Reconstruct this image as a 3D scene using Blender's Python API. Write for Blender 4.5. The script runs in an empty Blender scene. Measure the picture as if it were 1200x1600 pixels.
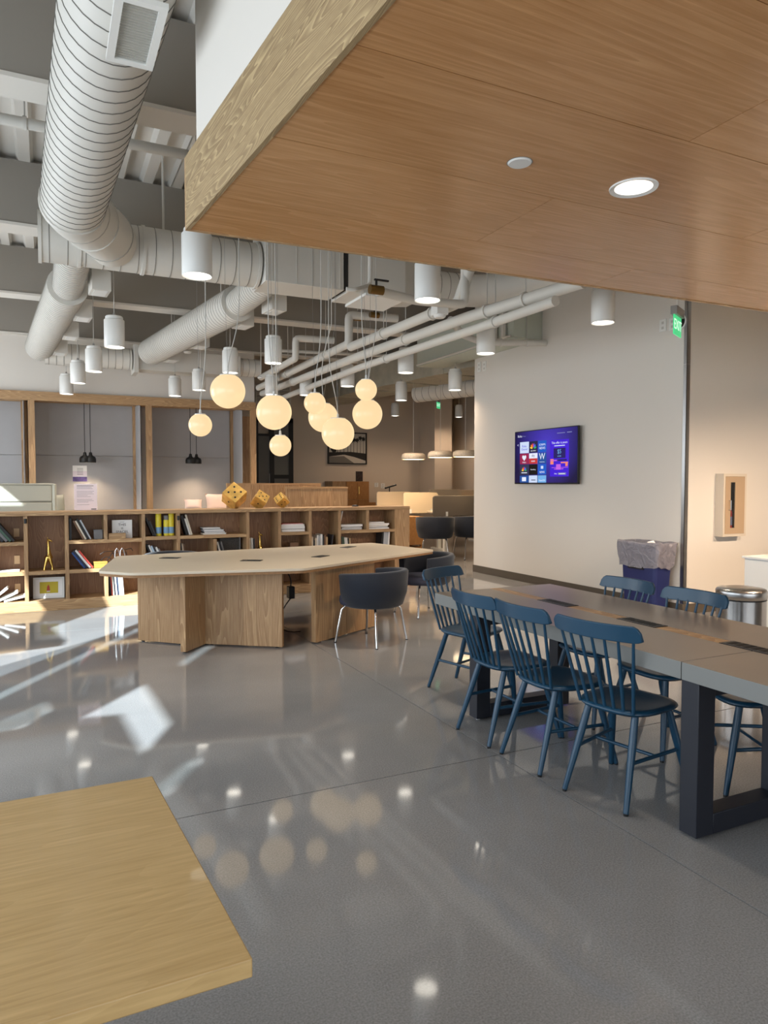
import bpy, bmesh, math, random
from mathutils import Vector, Matrix
R = math.radians
S = bpy.context.scene
COL = S.collection
random.seed(7)

# ------------------------------------------------------------------ camera
FPX, CAMH = 1105.0, 1.5
PIT = math.atan(45/1105.0)
YAW = math.atan(530/1105.0*math.cos(PIT))
cd = bpy.data.cameras.new('camera'); cam = bpy.data.objects.new('camera', cd); COL.objects.link(cam)
cam.location = (0, 0, CAMH)
cam.rotation_euler = (R(90)-PIT, 0, -YAW)
cd.sensor_fit = 'VERTICAL'; cd.sensor_height = 36; cd.sensor_width = 36; cd.lens = FPX/1600*36
cd.clip_start = .05
S.camera = cam

# ------------------------------------------------------------------ world, sun, daylight, exposure
W = bpy.data.worlds.new('world'); S.world = W; W.use_nodes = True
wn = W.node_tree.nodes; wl = W.node_tree.links
bg = wn['Background']; sky = wn.new('ShaderNodeTexSky'); sky.sky_type = 'HOSEK_WILKIE'
sky.sun_direction = Vector((-.6, -.62, .5)).normalized(); sky.turbidity = 3
wl.new(sky.outputs[0], bg.inputs[0]); bg.inputs[1].default_value = .5
SUN_DIR = Vector((.705*math.cos(R(31)), .709*math.cos(R(31)), -math.sin(R(31))))

def light(name, kind, loc, rot, energy, color, **k):
    d = bpy.data.lights.new(name, kind); d.energy = energy; d.color = color
    for a, b in k.items(): setattr(d, a, b)
    o = bpy.data.objects.new(name, d); COL.objects.link(o); o.location = loc; o.rotation_euler = rot
    return o
sun = light('sun', 'SUN', (-8, -6, 8), (0, 0, 0), 19.0, (.90, .99, 1.0), angle=R(.6))
sun.rotation_euler = SUN_DIR.to_track_quat('-Z', 'Y').to_euler()
# daylight coming in through the glazed sides of the room (left and behind the camera)
light('daylight_side', 'AREA', (-3.02, 3.0, 2.0), (0, R(-90), 0), 270, (.82, .91, 1.0), shape='RECTANGLE', size=2.6, size_y=9)
light('daylight_side_far', 'AREA', (-3.02, 11.4, 2.0), (0, R(-90), 0), 200, (.88, .94, 1.0), shape='RECTANGLE', size=2.6, size_y=5)
light('daylight_rear', 'AREA', (2.4, -3.82, 1.6), (R(90), 0, 0), 150, (.88, .94, 1.0), shape='RECTANGLE', size=8, size_y=2.2)
S.view_settings.view_transform = 'Standard'; S.view_settings.look = 'None'
S.view_settings.exposure = 0.1; S.view_settings.gamma = 1.0; S.view_settings.use_curve_mapping = False

# ------------------------------------------------------------------ helpers
_fw = Vector((math.sin(YAW)*math.cos(PIT), math.cos(YAW)*math.cos(PIT), -math.sin(PIT)))
_rt = Vector((math.cos(YAW), -math.sin(YAW), 0)); _up = _rt.cross(_fw); _C = Vector((0, 0, CAMH))
def _ray(x, y): return _fw + _rt*((x-600)/FPX) - _up*((y-800)/FPX)
def pz(x, y, z=0.0): d = _ray(x, y); return _C + d*((z-CAMH)/d.z)      # point at a known height
def py(x, y, Y): d = _ray(x, y); return _C + d*(Y/d.y)                  # point at a known distance
def pX(x, y, X): d = _ray(x, y); return _C + d*(X/d.x)
def pd(x, y, D): return _C + _ray(x, y)*D

def lin(r, g, b):
    f = lambda u: (u/255/12.92 if u <= 10 else ((u/255+.055)/1.055)**2.4)
    return (f(r), f(g), f(b), 1)

class G:
    def __init__(s): s.v = []; s.f = []; s.mi = []; s.cur = 0
    def add(s, vs, fs, M=None):
        o = len(s.v)
        s.v += [tuple(M @ Vector(v)) if M else tuple(v) for v in vs]
        s.f += [tuple(i+o for i in f) for f in fs]; s.mi += [s.cur]*len(fs); return s
    def box(s, x0, x1, y0, y1, z0, z1, M=None):
        vs = [(x0,y0,z0),(x1,y0,z0),(x1,y1,z0),(x0,y1,z0),(x0,y0,z1),(x1,y0,z1),(x1,y1,z1),(x0,y1,z1)]
        return s.add(vs, [(3,2,1,0),(4,5,6,7),(0,1,5,4),(1,2,6,5),(2,3,7,6),(3,0,4,7)], M)
    def prism(s, p, z0, z1, M=None):
        n = len(p); vs = [(x, y, z0) for x, y in p]+[(x, y, z1) for x, y in p]
        fs = [tuple(range(n-1, -1, -1)), tuple(range(n, 2*n))]+[(i, (i+1) % n, n+(i+1) % n, n+i) for i in range(n)]
        return s.add(vs, fs, M)
    def tube(s, pts, r, n=10, caps=True, seg_mi=None, M=None, up=None):
        pts = [Vector(p) for p in pts]; m = len(pts)
        rs = r if isinstance(r, (list, tuple)) else [r]*m
        T = []
        for i in range(m):
            a = pts[max(i-1, 0)]; b = pts[min(i+1, m-1)]
            t = (b-a); T.append(t.normalized() if t.length > 1e-9 else Vector((0, 0, 1)))
        u = up or (Vector((1, 0, 0)) if abs(T[0].x) < .8 else Vector((0, 1, 0)))
        N = (u - T[0]*u.dot(T[0])).normalized(); vs = []
        for i in range(m):
            N = (N - T[i]*N.dot(T[i])).normalized(); B = T[i].cross(N)
            for k in range(n):
                a = 2*math.pi*k/n; vs.append(pts[i] + (N*math.cos(a)+B*math.sin(a))*rs[i])
        o = s.cur
        L = len(s.v); s.v += [tuple(M @ v) if M else tuple(v) for v in vs]
        for i in range(m-1):
            for k in range(n):
                s.f.append((L+i*n+k, L+i*n+(k+1) % n, L+(i+1)*n+(k+1) % n, L+(i+1)*n+k))
                s.mi.append(seg_mi[i] if seg_mi else o)
        if caps:
            s.f.append(tuple(L+k for k in range(n-1, -1, -1))); s.mi.append(o)
            s.f.append(tuple(L+(m-1)*n+k for k in range(n))); s.mi.append(o)
        return s
    def cyl(s, p0, p1, r0, r1=None, n=16, caps=True): return s.tube([p0, p1], [r0, r0 if r1 is None else r1], n, caps)
    def lathe(s, prof, c=(0, 0, 0), n=24, M=None):
        vs = []; idx = []
        for r, z in prof:
            if r < 1e-6: idx.append([len(vs)]*n); vs.append((c[0], c[1], c[2]+z))
            else:
                idx.append([len(vs)+k for k in range(n)])
                vs += [(c[0]+r*math.cos(2*math.pi*k/n), c[1]+r*math.sin(2*math.pi*k/n), c[2]+z) for k in range(n)]
        fs = []
        for a, b in zip(idx, idx[1:]):
            for k in range(n):
                q = [a[k], a[(k+1) % n], b[(k+1) % n], b[k]]; w = []
                for i in q:
                    if i not in w: w.append(i)
                if len(w) > 2: fs.append(tuple(w))
        return s.add(vs, fs, M)
    def mesh(s, name, mats, smooth=True, ang=38):
        me = bpy.data.meshes.new(name); me.from_pydata(s.v, [], s.f)
        for m in (mats if isinstance(mats, (list, tuple)) else [mats]): me.materials.append(m)
        me.polygons.foreach_set('material_index', s.mi)
        if smooth:
            me.polygons.foreach_set('use_smooth', [True]*len(s.f)); me.set_sharp_from_angle(angle=R(ang))
        me.update(); return me
    def obj(s, name, mats, parent=None, smooth=True, bevel=0, ang=38, loc=None):
        o = bpy.data.objects.new(name, s.mesh(name, mats, smooth, ang)); COL.objects.link(o)
        if parent: o.parent = parent
        if loc: o.location = loc
        if bevel:
            m = o.modifiers.new('bevel', 'BEVEL'); m.width = bevel; m.segments = 2; m.limit_method = 'ANGLE'; m.angle_limit = R(40)
        return o
def tag(o, label=None, cat=None, group=None, kind=None):
    if label: o['label'] = label
    if cat: o['category'] = cat
    if group: o['group'] = group
    if kind: o['kind'] = kind
    return o
def thing(name, label, cat, loc=(0, 0, 0), rz=0, group=None):
    o = bpy.data.objects.new(name, None); COL.objects.link(o); o.empty_display_size = .1
    o.location = loc; o.rotation_euler = (0, 0, rz)
    return tag(o, label, cat, group)
def struct(name): o = bpy.data.objects.new(name, None); COL.objects.link(o); o.empty_display_size = .1; return tag(o, kind='structure')
def child(name, me, parent, loc=(0, 0, 0), rot=(0, 0, 0)):
    o = bpy.data.objects.new(name, me); COL.objects.link(o); o.parent = parent; o.location = loc; o.rotation_euler = rot; return o
def copy_tree(o, parent=None):
    c = o.copy(); COL.objects.link(c); c.parent = parent
    for ch in list(o.children): copy_tree(ch, c)
    return c
def B(x0, x1, y0, y1, z0, z1): return G().box(x0, x1, y0, y1, z0, z1)
def arc(c, r, a0, a1, n, z=None):
    out = []
    for i in range(n+1):
        a = R(a0+(a1-a0)*i/n); p = (c[0]+r*math.cos(a), c[1]+r*math.sin(a)); out.append(p if z is None else (*p, z))
    return out
def rrect(x0, x1, y0, y1, r, n=4):
    return arc((x1-r, y1-r), r, 0, 90, n)+arc((x0+r, y1-r), r, 90, 180, n)+arc((x0+r, y0+r), r, 180, 270, n)+arc((x1-r, y0+r), r, 270, 360, n)
def bez(p0, p1, p2, p3, n=12):
    p0, p1, p2, p3 = map(Vector, (p0, p1, p2, p3)); out = []
    for i in range(n+1):
        t = i/n; out.append(p0*(1-t)**3+p1*3*t*(1-t)**2+p2*3*t*t*(1-t)+p3*t**3)
    return out
def text(body, size, name, mat, parent, M, align='CENTER', ext=0.0006):
    cu = bpy.data.curves.new(name, 'FONT'); cu.body = body; cu.size = size; cu.align_x = align; cu.align_y = 'CENTER'; cu.extrude = ext; cu.resolution_u = 2
    t = bpy.data.objects.new(name, cu); COL.objects.link(t)
    bpy.context.view_layer.update()
    me = bpy.data.meshes.new_from_object(t.evaluated_get(bpy.context.evaluated_depsgraph_get()))
    bpy.data.objects.remove(t); bpy.data.curves.remove(cu)
    me.materials.clear(); me.materials.append(mat); me.transform(M)
    o = bpy.data.objects.new(name, me); COL.objects.link(o); o.parent = parent; return o

# ------------------------------------------------------------------ materials
def newmat(name):
    m = bpy.data.materials.new(name); m.use_nodes = True; nt = m.node_tree
    return m, nt, nt.nodes['Principled BSDF']
def P(name, col, rough=.5, metal=0, spec=.5, emit=None, es=0, bump=0, bscale=80, var=0, vscale=6, coat=0, sheen=0):
    m, nt, b = newmat(name); c = lin(*col)
    b.inputs['Base Color'].default_value = c; b.inputs['Roughness'].default_value = rough; b.inputs['Metallic'].default_value = metal
    b.inputs['Specular IOR Level'].default_value = spec; b.inputs['Coat Weight'].default_value = coat
    if sheen: b.inputs['Sheen Weight'].default_value = sheen
    if emit: b.inputs['Emission Color'].default_value = lin(*emit); b.inputs['Emission Strength'].default_value = es
    N = nt.nodes.new; L = nt.links.new
    if bump or var: tc = N('ShaderNodeTexCoord')
    if var:
        n = N('ShaderNodeTexNoise'); n.inputs['Scale'].default_value = vscale; n.inputs['Detail'].default_value = 6
        L(tc.outputs['Object'], n.inputs['Vector'])
        r = N('ShaderNodeMapRange'); r.inputs[1].default_value = .3; r.inputs[2].default_value = .7; r.inputs[3].default_value = 1-var; r.inputs[4].default_value = 1+var
        L(n.outputs['Fac'], r.inputs[0])
        x = N('ShaderNodeMix'); x.data_type = 'RGBA'; x.blend_type = 'MULTIPLY'; x.inputs[0].default_value = 1
        x.inputs[6].default_value = c; L(r.outputs[0], x.inputs[7]); L(x.outputs[2], b.inputs['Base Color'])
    if bump:
        n2 = N('ShaderNodeTexNoise'); n2.inputs['Scale'].default_value = bscale; n2.inputs['Detail'].default_value = 3
        L(tc.outputs['Object'], n2.inputs['Vector'])
        bp = N('ShaderNodeBump'); bp.inputs['Strength'].default_value = bump; bp.inputs['Distance'].default_value = .002
        L(n2.outputs['Fac'], bp.inputs['Height']); L(bp.outputs[0], b.inputs['Normal'])
    return m
def wood(name, c1, c2, axis='X', rough=.45, scale=1.0, cath=.35, rnd=.12, coat=0.0, contrast=1.0, cst=.12, cmul=26):
    m, nt, b = newmat(name); N = nt.nodes.new; L = nt.links.new
    tc = N('ShaderNodeTexCoord'); oi = N('ShaderNodeObjectInfo')
    ad = N('ShaderNodeVectorMath'); ad.operation = 'ADD'; cx = N('ShaderNodeCombineXYZ')
    mu = N('ShaderNodeMath'); mu.operation = 'MULTIPLY'; mu.inputs[1].default_value = 9.0; L(oi.outputs['Random'], mu.inputs[0])
    for i in range(3): L(mu.outputs[0], cx.inputs[i])
    L(tc.outputs['Object'], ad.inputs[0]); L(cx.outputs[0], ad.inputs[1])
    mp = N('ShaderNodeMapping'); st = .06
    mp.inputs['Scale'].default_value = tuple(scale*(st if a == axis else 1.0) for a in 'XYZ'); L(ad.outputs[0], mp.inputs[0])
    fine = N('ShaderNodeTexNoise'); fine.inputs['Scale'].default_value = 110; fine.inputs['Detail'].default_value = 5; fine.inputs['Roughness'].default_value = .6
    L(mp.outputs[0], fine.inputs[0])
    mp2 = N('ShaderNodeMapping'); mp2.inputs['Scale'].default_value = tuple(scale*(cst if a == axis else 1.0) for a in 'XYZ'); L(ad.outputs[0], mp2.inputs[0])
    big = N('ShaderNodeTexNoise'); big.inputs['Scale'].default_value = 5.5; big.inputs['Detail'].default_value = 1.5; L(mp2.outputs[0], big.inputs[0])
    ms = N('ShaderNodeMath'); ms.operation = 'MULTIPLY'; ms.inputs[1].default_value = cmul; L(big.outputs['Fac'], ms.inputs[0])
    fr = N('ShaderNodeMath'); fr.operation = 'FRACT'; L(ms.outputs[0], fr.inputs[0])
    pw = N('ShaderNodeMath'); pw.operation = 'POWER'; pw.inputs[1].default_value = 2.2; L(fr.outputs[0], pw.inputs[0])
    mxf = N('ShaderNodeMix'); mxf.data_type = 'FLOAT'; mxf.inputs[0].default_value = cath
    L(fine.outputs['Fac'], mxf.inputs[2]); L(pw.outputs[0], mxf.inputs[3])
    cr = N('ShaderNodeValToRGB'); cr.color_ramp.elements[0].position = .5-.22/contrast; cr.color_ramp.elements[1].position = .5+.25/contrast
    cr.color_ramp.elements[0].color = lin(*c1); cr.color_ramp.elements[1].color = lin(*c2); L(mxf.outputs[0], cr.inputs[0])
    mr = N('ShaderNodeMapRange'); mr.inputs[3].default_value = 1-rnd; mr.inputs[4].default_value = 1+rnd; L(oi.outputs['Random'], mr.inputs[0])
    x = N('ShaderNodeMix'); x.data_type = 'RGBA'; x.blend_type = 'MULTIPLY'; x.inputs[0].default_value = 1
    L(cr.outputs[0], x.inputs[6]); L(mr.outputs[0], x.inputs[7]); L(x.outputs[2], b.inputs['Base Color'])
    b.inputs['Roughness'].default_value = rough; b.inputs['Coat Weight'].default_value = coat
    bp = N('ShaderNodeBump'); bp.inputs['Strength'].default_value = .12; bp.inputs['Distance'].default_value = .001
    L(fine.outputs['Fac'], bp.inputs['Height']); L(bp.outputs[0], b.inputs['Normal'])
    return m
def glassmat(name, tint, gloss=.12, rough=.02):
    m, nt, b = newmat(name); N = nt.nodes.new; L = nt.links.new
    t = N('ShaderNodeBsdfTransparent'); t.inputs[0].default_value = tint
    g = N('ShaderNodeBsdfGlossy'); g.inputs['Roughness'].default_value = rough
    mx = N('ShaderNodeMixShader'); mx.inputs[0].default_value = gloss; L(t.outputs[0], mx.inputs[1]); L(g.outputs[0], mx.inputs[2])
    L(mx.outputs[0], nt.nodes['Material Output'].inputs[0]); return m
def floor_mat():
    m, nt, b = newmat('polished_concrete'); N = nt.nodes.new; L = nt.links.new
    geo = N('ShaderNodeNewGeometry')
    a = N('ShaderNodeTexNoise'); a.inputs['Scale'].default_value = 1.1; a.inputs['Detail'].default_value = 8; L(geo.outputs['Position'], a.inputs[0])
    v = N('ShaderNodeTexNoise'); v.inputs['Scale'].default_value = 150; v.inputs['Detail'].default_value = 3; L(geo.outputs['Position'], v.inputs[0])
    cr = N('ShaderNodeValToRGB'); cr.color_ramp.elements[0].position = .3; cr.color_ramp.elements[1].position = .7
    cr.color_ramp.elements[0].color = lin(133, 133, 133); cr.color_ramp.elements[1].color = lin(149, 149, 149); L(a.outputs['Fac'], cr.inputs[0])
    sp = N('ShaderNodeMapRange'); sp.inputs[1].default_value = .32; sp.inputs[2].default_value = .68; sp.inputs[3].default_value = .8; sp.inputs[4].default_value = 1.2; L(v.outputs['Fac'], sp.inputs[0])
    x = N('ShaderNodeMix'); x.data_type = 'RGBA'; x.blend_type = 'MULTIPLY'; x.inputs[0].default_value = 1
    L(cr.outputs[0], x.inputs[6]); L(sp.outputs[0], x.inputs[7]); L(x.outputs[2], b.inputs['Base Color'])
    rr = N('ShaderNodeMapRange'); rr.inputs[3].default_value = .035; rr.inputs[4].default_value = .085; L(a.outputs['Fac'], rr.inputs[0]); L(rr.outputs[0], b.inputs['Roughness'])
    b.inputs['IOR'].default_value = 1.5; b.inputs['Specular IOR Level'].default_value = .75
    bp = N('ShaderNodeBump'); bp.inputs['Strength'].default_value = .004; bp.inputs['Distance'].default_value = .0006
    L(v.outputs['Fac'], bp.inputs['Height']); L(bp.outputs[0], b.inputs['Normal'])
    return m
m_floor = floor_mat()
m_joint = P('joint_filler', (52, 50, 48), .8)
m_white = P('white_wall_paint', (216, 211, 203), .75, bump=.1, bscale=300)
m_beige = P('beige_wall_paint', (205, 192, 175), .8)
m_base = P('rubber_base', (84, 76, 66), .6)
m_steel = P('brushed_steel', (172, 172, 172), .28, 1)
m_chrome = P('chrome', (215, 215, 215), .12, 1)
m_black = P('black_plastic', (16, 16, 17), .4)
m_blackmetal = P('black_metal', (22, 22, 23), .45)
m_duct = P('duct_paint', (208, 205, 197), .55)
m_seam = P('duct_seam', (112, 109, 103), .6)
m_seam2 = P('duct_seam_fine', (172, 169, 162), .6)
m_deck = P('deck_paint', (216, 212, 204), .6)
m_beam = P('beam_fireproofing', (146, 140, 131), .85)
m_flange = P('flange_paint', (214, 209, 200), .6)
m_lamp = P('lamp_white_metal', (226, 226, 222), .4)
m_led = P('led_lens', (255, 255, 255), .4, emit=(255, 247, 232), es=6)
m_globe = P('opal_glass', (120, 112, 100), .25, emit=(255, 220, 166), es=.86)
m_cable = P('cable_grey', (190, 188, 182), .5)
m_oakX = wood('oak_along_x', (162, 126, 88), (202, 168, 124), 'X')
m_oakY = wood('oak_along_y', (162, 126, 88), (202, 168, 124), 'Y')
m_oakZ = wood('oak_along_z', (156, 120, 84), (196, 162, 120), 'Z', cst=.06)
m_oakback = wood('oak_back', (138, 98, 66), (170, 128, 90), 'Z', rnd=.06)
m_soffit = wood('soffit_oak', (182, 130, 80), (212, 160, 108), 'X', rough=.2, scale=.6, cath=.22, rnd=.025, cst=.05)
m_fascia = wood('fascia_oak', (142, 118, 84), (190, 166, 124), 'Y', rough=.5, cath=.5, scale=1.5, contrast=.9, cst=.05, cmul=34)
m_tableoak = wood('table_oak', (190, 156, 102), (218, 184, 128), 'X', rough=.32, scale=.8, cath=.12, coat=.15)
m_lam = P('cream_laminate', (214, 201, 180), .36)
m_edgeoak = P('plywood_edge', (150, 112, 74), .5, var=.15, vscale=30)
m_grey_lam = P('grey_laminate', (138, 126, 112), .3, var=.03)
m_grey_edge = P('grey_edge', (126, 128, 126), .45)
m_navy = P('navy_metal', (25, 29, 40), .45)
m_bluech = P('blue_lacquer', (22, 64, 90), .34)
m_navyfab = P('navy_fabric', (20, 28, 42), .85, bump=.4, bscale=500, sheen=.2)
m_navyseat = P('navy_seat', (58, 62, 82), .85, bump=.3, bscale=500)
m_fabric = P('grey_fabric_panel', (168, 166, 166), .9, bump=.3, bscale=400, var=.03, vscale=3)
m_sofa = P('sofa_fabric', (176, 174, 160), .9, bump=.3, bscale=400)
m_pink = P('pink_cushion', (214, 188, 176), .9, bump=.3, bscale=300)
m_gold = P('gold_leaf', (216, 176, 98), .38, .6, bump=.5, bscale=40, var=.25, vscale=14)
m_brass = P('polished_gold', (216, 178, 96), .16, 1)
m_paper = P('paper_white', (240, 238, 236), .7)
m_lav = P('lavender_paper', (226, 214, 222), .6)
m_ink = P('ink', (40, 40, 44), .7)

# ================================================================== THE SETTING
ZD, ZB = 4.84, 4.17
# floor: slabs with recessed joints
fl = tag(B(-3.3, 11.2, -4.2, 18.4, -.2, -.008).obj('floor', m_joint, smooth=False), kind='structure')
xs = [-3.3, -2.17, 2.235, 6.64, 11.2]; ys = [-4.2, -1.42, 3.2, 7.82, 12.44, 18.4]
for i in range(4):
    for j in range(5):
        g = .0035
        B(xs[i]+g, xs[i+1]-g, ys[j]+g, ys[j+1]-g, -.03, 0).obj('floor_slab', m_floor, fl, smooth=False)
# walls in view
tag(B(6.55, 6.75, 5.77, 10.14, 0, ZD).obj('wall_right', m_white, smooth=False), kind='structure')
tag(B(6.75, 11.0, 5.77, 5.97, 0, ZD).obj('wall_return', m_white, smooth=False), kind='structure')
tag(B(-3.2, 11.0, 18.0, 18.2, 0, ZD).obj('wall_far', m_beige, smooth=False), kind='structure')
tag(B(9.75, 10.3, 17.1, 18.0, 0, ZD).obj('wall_pier', m_beige, smooth=False), kind='structure')
tag(B(-3.2, 3.95, 14.46, 14.6, 3.17, ZD).obj('wall_niche', m_white, smooth=False), kind='structure')
tag(B(10.9, 11.1, -4, 18.2, 0, ZD).obj('wall_east', m_beige, smooth=False), kind='structure')
bb = B(6.536, 6.55, 5.756, 10.15, 0, .118); bb.box(6.55, 6.75, 10.14, 10.154, 0, .118)
tag(bb.obj('baseboard_right', m_base, bevel=.003), kind='structure')
tag(B(6.55, 10.9, 5.756, 5.77, 0, .118).obj('baseboard_return', m_base, bevel=.003), kind='structure')
# stainless corner guard: two leaves, joined by a small bead at mid height
cg = struct('trim_1')
for z0, z1 in ((.12, 2.84), (2.845, ZD-.02)):
    B(6.546, 6.551, 5.764, 5.81, z0, z1).obj('guard_leaf', m_steel, cg)
    B(6.546, 6.60, 5.764, 5.769, z0, z1).obj('guard_leaf', m_steel, cg)
# bulkhead lip over the return wall
tag(B(7.13, 10.9, 4.6, 5.77, 3.55, 3.8).obj('ceiling_bulkhead', m_white, smooth=False), kind='structure')

# unseen left wall: its openings are added, shaped to cast the sun patches
def hole(pts):      # world points lit by one opening, traced back to the wall along the sun
    out = []
    for p in pts:
        p = Vector(p); t = (p.x+3.2)/SUN_DIR.x; q = p-SUN_DIR*t; out.append((q.y, q.z))
    return out
fp = lambda *a: [pz(x, y) for x, y in a]
holes = [hole(fp((-80, 1088), (217, 973), (340, 926), (232, 926), (165, 950), (80, 981), (104, 1001), (98, 1009), (0, 1022), (-80, 1034))),
         hole(fp((-60, 1122), (-60, 1111), (216, 981), (219, 985))),
         hole(fp((130, 1121), (225, 1070), (243, 1098), (265, 1132), (225, 1177), (190, 1116))),
         hole(fp((243, 1233), (295, 1187), (312, 1190), (258, 1245))),
         hole(fp((-30, 1140), (70, 1096), (78, 1112), (35, 1137), (-30, 1150))),
         hole(fp((280, 1036), (320, 1009), (332, 1011), (288, 1040))),
         hole([(-1.3, 9.15, 0), (-.02, 9.15, 0), (-.2, 9.15, .28), (-.28, 9.15, .62), (-.75, 9.15, .72), (-1.3, 9.15, .72)]),
         hole([(-1.0, 12.0, 1.75), (-.56, 12.0, 1.42), (-.30, 12.0, 1.17), (-1.0, 12.0, 1.17)])]
bm = bmesh.new()
def loop(pts):
    vs = [bm.verts.new((-3.2, y, z)) for y, z in pts]
    for a, b in zip(vs, vs[1:]+vs[:1]): bm.edges.new((a, b))
loop([(-4.2, 0), (18.2, 0), (18.2, ZD+.2), (-4.2, ZD+.2)])
for h in holes: loop(h)
bmesh.ops.triangle_fill(bm, use_beauty=True, use_dissolve=False, edges=bm.edges[:])
me = bpy.data.meshes.new('wall_left'); bm.to_mesh(me); bm.free(); me.materials.append(m_white)
wl_ = tag(bpy.data.objects.new('wall_left', me), kind='structure'); COL.objects.link(wl_)
m_tint = [glassmat('clear_glass', (.95, .97, 1, 1), .05), glassmat('tinted_glass', (.62, .66, .68, 1), .05), glassmat('dark_glass', (.45, .49, .5, 1), .05)]
for i, (h, k) in enumerate(zip(holes, (0, 1, 0, 2, 2, 1, 0, 0))):
    a = [p[0] for p in h]; b = [p[1] for p in h]
    tag(B(-3.262+.002*i, -3.261+.002*i, min(a)-.02, max(a)+.02, min(b)-.02, max(b)+.02).obj('window_%d' % (i+1), m_tint[k], smooth=False), kind='structure')  # unseen panes, added to set the strength of each sun patch
rw = tag(B(-3.2, 11.0, -4.1, -3.95, 0, ZD).obj('wall_rear', m_white, smooth=False), kind='structure')

# wood soffit over the near right half, white drywall above it
ZS = 2.75
Pc = pz(297, 358, ZS); Pn = pz(617, 0, ZS)
dl = (Pn-Pc); dl = Vector((dl.x, dl.y)).normalized()
yfar = 3.56
x_at = lambda y: Pc.x + dl.x/dl.y*(y-Pc.y)
sof = struct('soffit')
y1 = Pc.y; strips = [.46, .62, .62, .62, .62, .62, .62, .62]
x_far = lambda x: Pc.y + (3.47-3.60)/(4.74-.67)*(x-Pc.x)
for k, w in enumerate(strips):
    y0 = y1-w
    top = [(x_at(y1), y1), (9.8, x_far(9.8))] if k == 0 else [(x_at(y1), y1), (9.8, y1)]
    g = .0016
    poly = [(x_at(y0), y0+g), (9.8, y0+g), (top[1][0], top[1][1]-(0 if k == 0 else g)), (top[0][0], top[0][1]-(0 if k == 0 else g))]
    # panels end at staggered butt joints
    cuts = [x_at((y0+y1)/2)+c for c in ((2.44, 4.88, 7.3) if k % 2 == 0 else (1.3, 3.74, 6.2))]
    edges = [None]+cuts+[9.8]
    for a, b in zip(edges, edges[1:]):
        yb = lambda x: (x_far(x) if k == 0 else y1-g)
        if a is None: q = [poly[0], (b-g, y0+g), (b-g, yb(b)), poly[3]]
        else: q = [(a+g, y0+g), (b-g, y0+g), (b-g, yb(b)), (a+g, yb(a))]
        G().prism(q, ZS, ZS+.03).obj('soffit_panel', m_soffit, sof, smooth=False)
    y1 = y0
yend = y1
nrm = Vector((dl.y, -dl.x)); nrm = nrm if nrm.x < 0 else -nrm
def fascia(z0, z1, name):
    a = Vector((x_at(Pc.y), Pc.y)); b = Vector((x_at(yend), yend)); q = nrm*.02
    G().prism([tuple(a), tuple(b), tuple(b+q), tuple(a+q)], z0, z1).obj(name, m_fascia, sof, smooth=False)
fascia(ZS-.004, ZS+.198, 'fascia_board'); fascia(ZS+.199, ZS+.345, 'fascia_board')
G().prism([(x_at(Pc.y)+nrm.x*.02, Pc.y+.001), (9.8, x_far(9.8)+.001), (9.8, x_far(9.8)+.02), (x_at(Pc.y)+nrm.x*.02, Pc.y+.021)], ZS-.004, ZS+.345).obj('fascia_board', m_oakX, sof, smooth=False)
sw = G().prism([(x_at(Pc.y)+.03, Pc.y-.03), (x_at(yend)+.03, yend), (9.8, yend), (9.8, x_far(9.8)-.03)], ZS+.345, ZD-.01)
sw.obj('drywall', m_white, sof, smooth=False)

# ceiling: corrugated deck in bays between fireproofed beams with painted flanges
ce = tag(B(-3.3, 11.2, -4.2, 18.4, ZD+.09, ZD+.2).obj('ceiling', m_deck, smooth=False), kind='structure')
prof = []
for k in range(3):
    o = k*.305
    prof += [(o, 0), (o+.105, 0), (o+.135, .075), (o+.275, .075)]
prof += [(.905, 0), (.913, 0)]
def deckmesh(L):
    g = G(); n = len(prof)
    vs = [(x, 0, z) for x, z in prof]+[(x, L, z) for x, z in prof]+[(x, 0, z+.006) for x, z in prof]+[(x, L, z+.006) for x, z in prof]
    fs = [(i, i+1, n+i+1, n+i) for i in range(n-1)]+[(2*n+i+1, 2*n+i, 3*n+i, 3*n+i+1) for i in range(n-1)]
    return g.add(vs, fs).mesh('deck_panel', m_deck, smooth=False)
beams = [-.5, 2.5, 5.5, 8.5, 11.5, 14.5]
dm = deckmesh(2.98)
for yb in beams:
    for k in range(15):
        if yb < 2.4 and k > 4: continue
        child('deck_panel', dm, ce, (-3.25+k*.92, yb+.01, ZD))
for yb in beams:
    w = B(-3.2, 10.9, yb-.13, yb+.13, ZB+.03, ZD).obj('steel_beam', m_beam, ce, smooth=False)
    B(-3.2, 10.9, yb-.15, yb+.15, ZB, ZB+.03).obj('flange', m_flange, w, smooth=False)
B(-3.2, 10.9, 5.9, 6.0, ZD-.12, ZD-.0).obj('ledger_angle', m_beam, ce)

# ================================================================== DUCTS, PIPES AND FITTINGS OVERHEAD
def spiral(pts_r, pitch=.095, n=28):     # round duct with raised lock seams along a straight run
    (p0, r0), (p1, r1) = pts_r; p0 = Vector(p0); p1 = Vector(p1); L = (p1-p0).length; d = (p1-p0)/L
    pts = [p0]; rs = [r0]; mi = []; t = pitch*.5; w = .003
    while t < L-w*2:
        for k, (dt, dr) in enumerate(((-w, 0), (-w*.6, .004), (w*.6, .004), (w, 0))):
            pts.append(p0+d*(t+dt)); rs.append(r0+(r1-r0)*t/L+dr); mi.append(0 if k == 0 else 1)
        t += pitch
    pts.append(p1); rs.append(r1); mi.append(0)
    return pts, rs, mi
def add_spiral(name, p0, p1, r, parent, pitch=.095, caps=True):
    g = G(); a, b, c = spiral(((p0, r), (p1, r)), pitch); g.tube(a, b, 28, caps, c); return g.obj(name, [m_duct, m_seam], parent)
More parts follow.
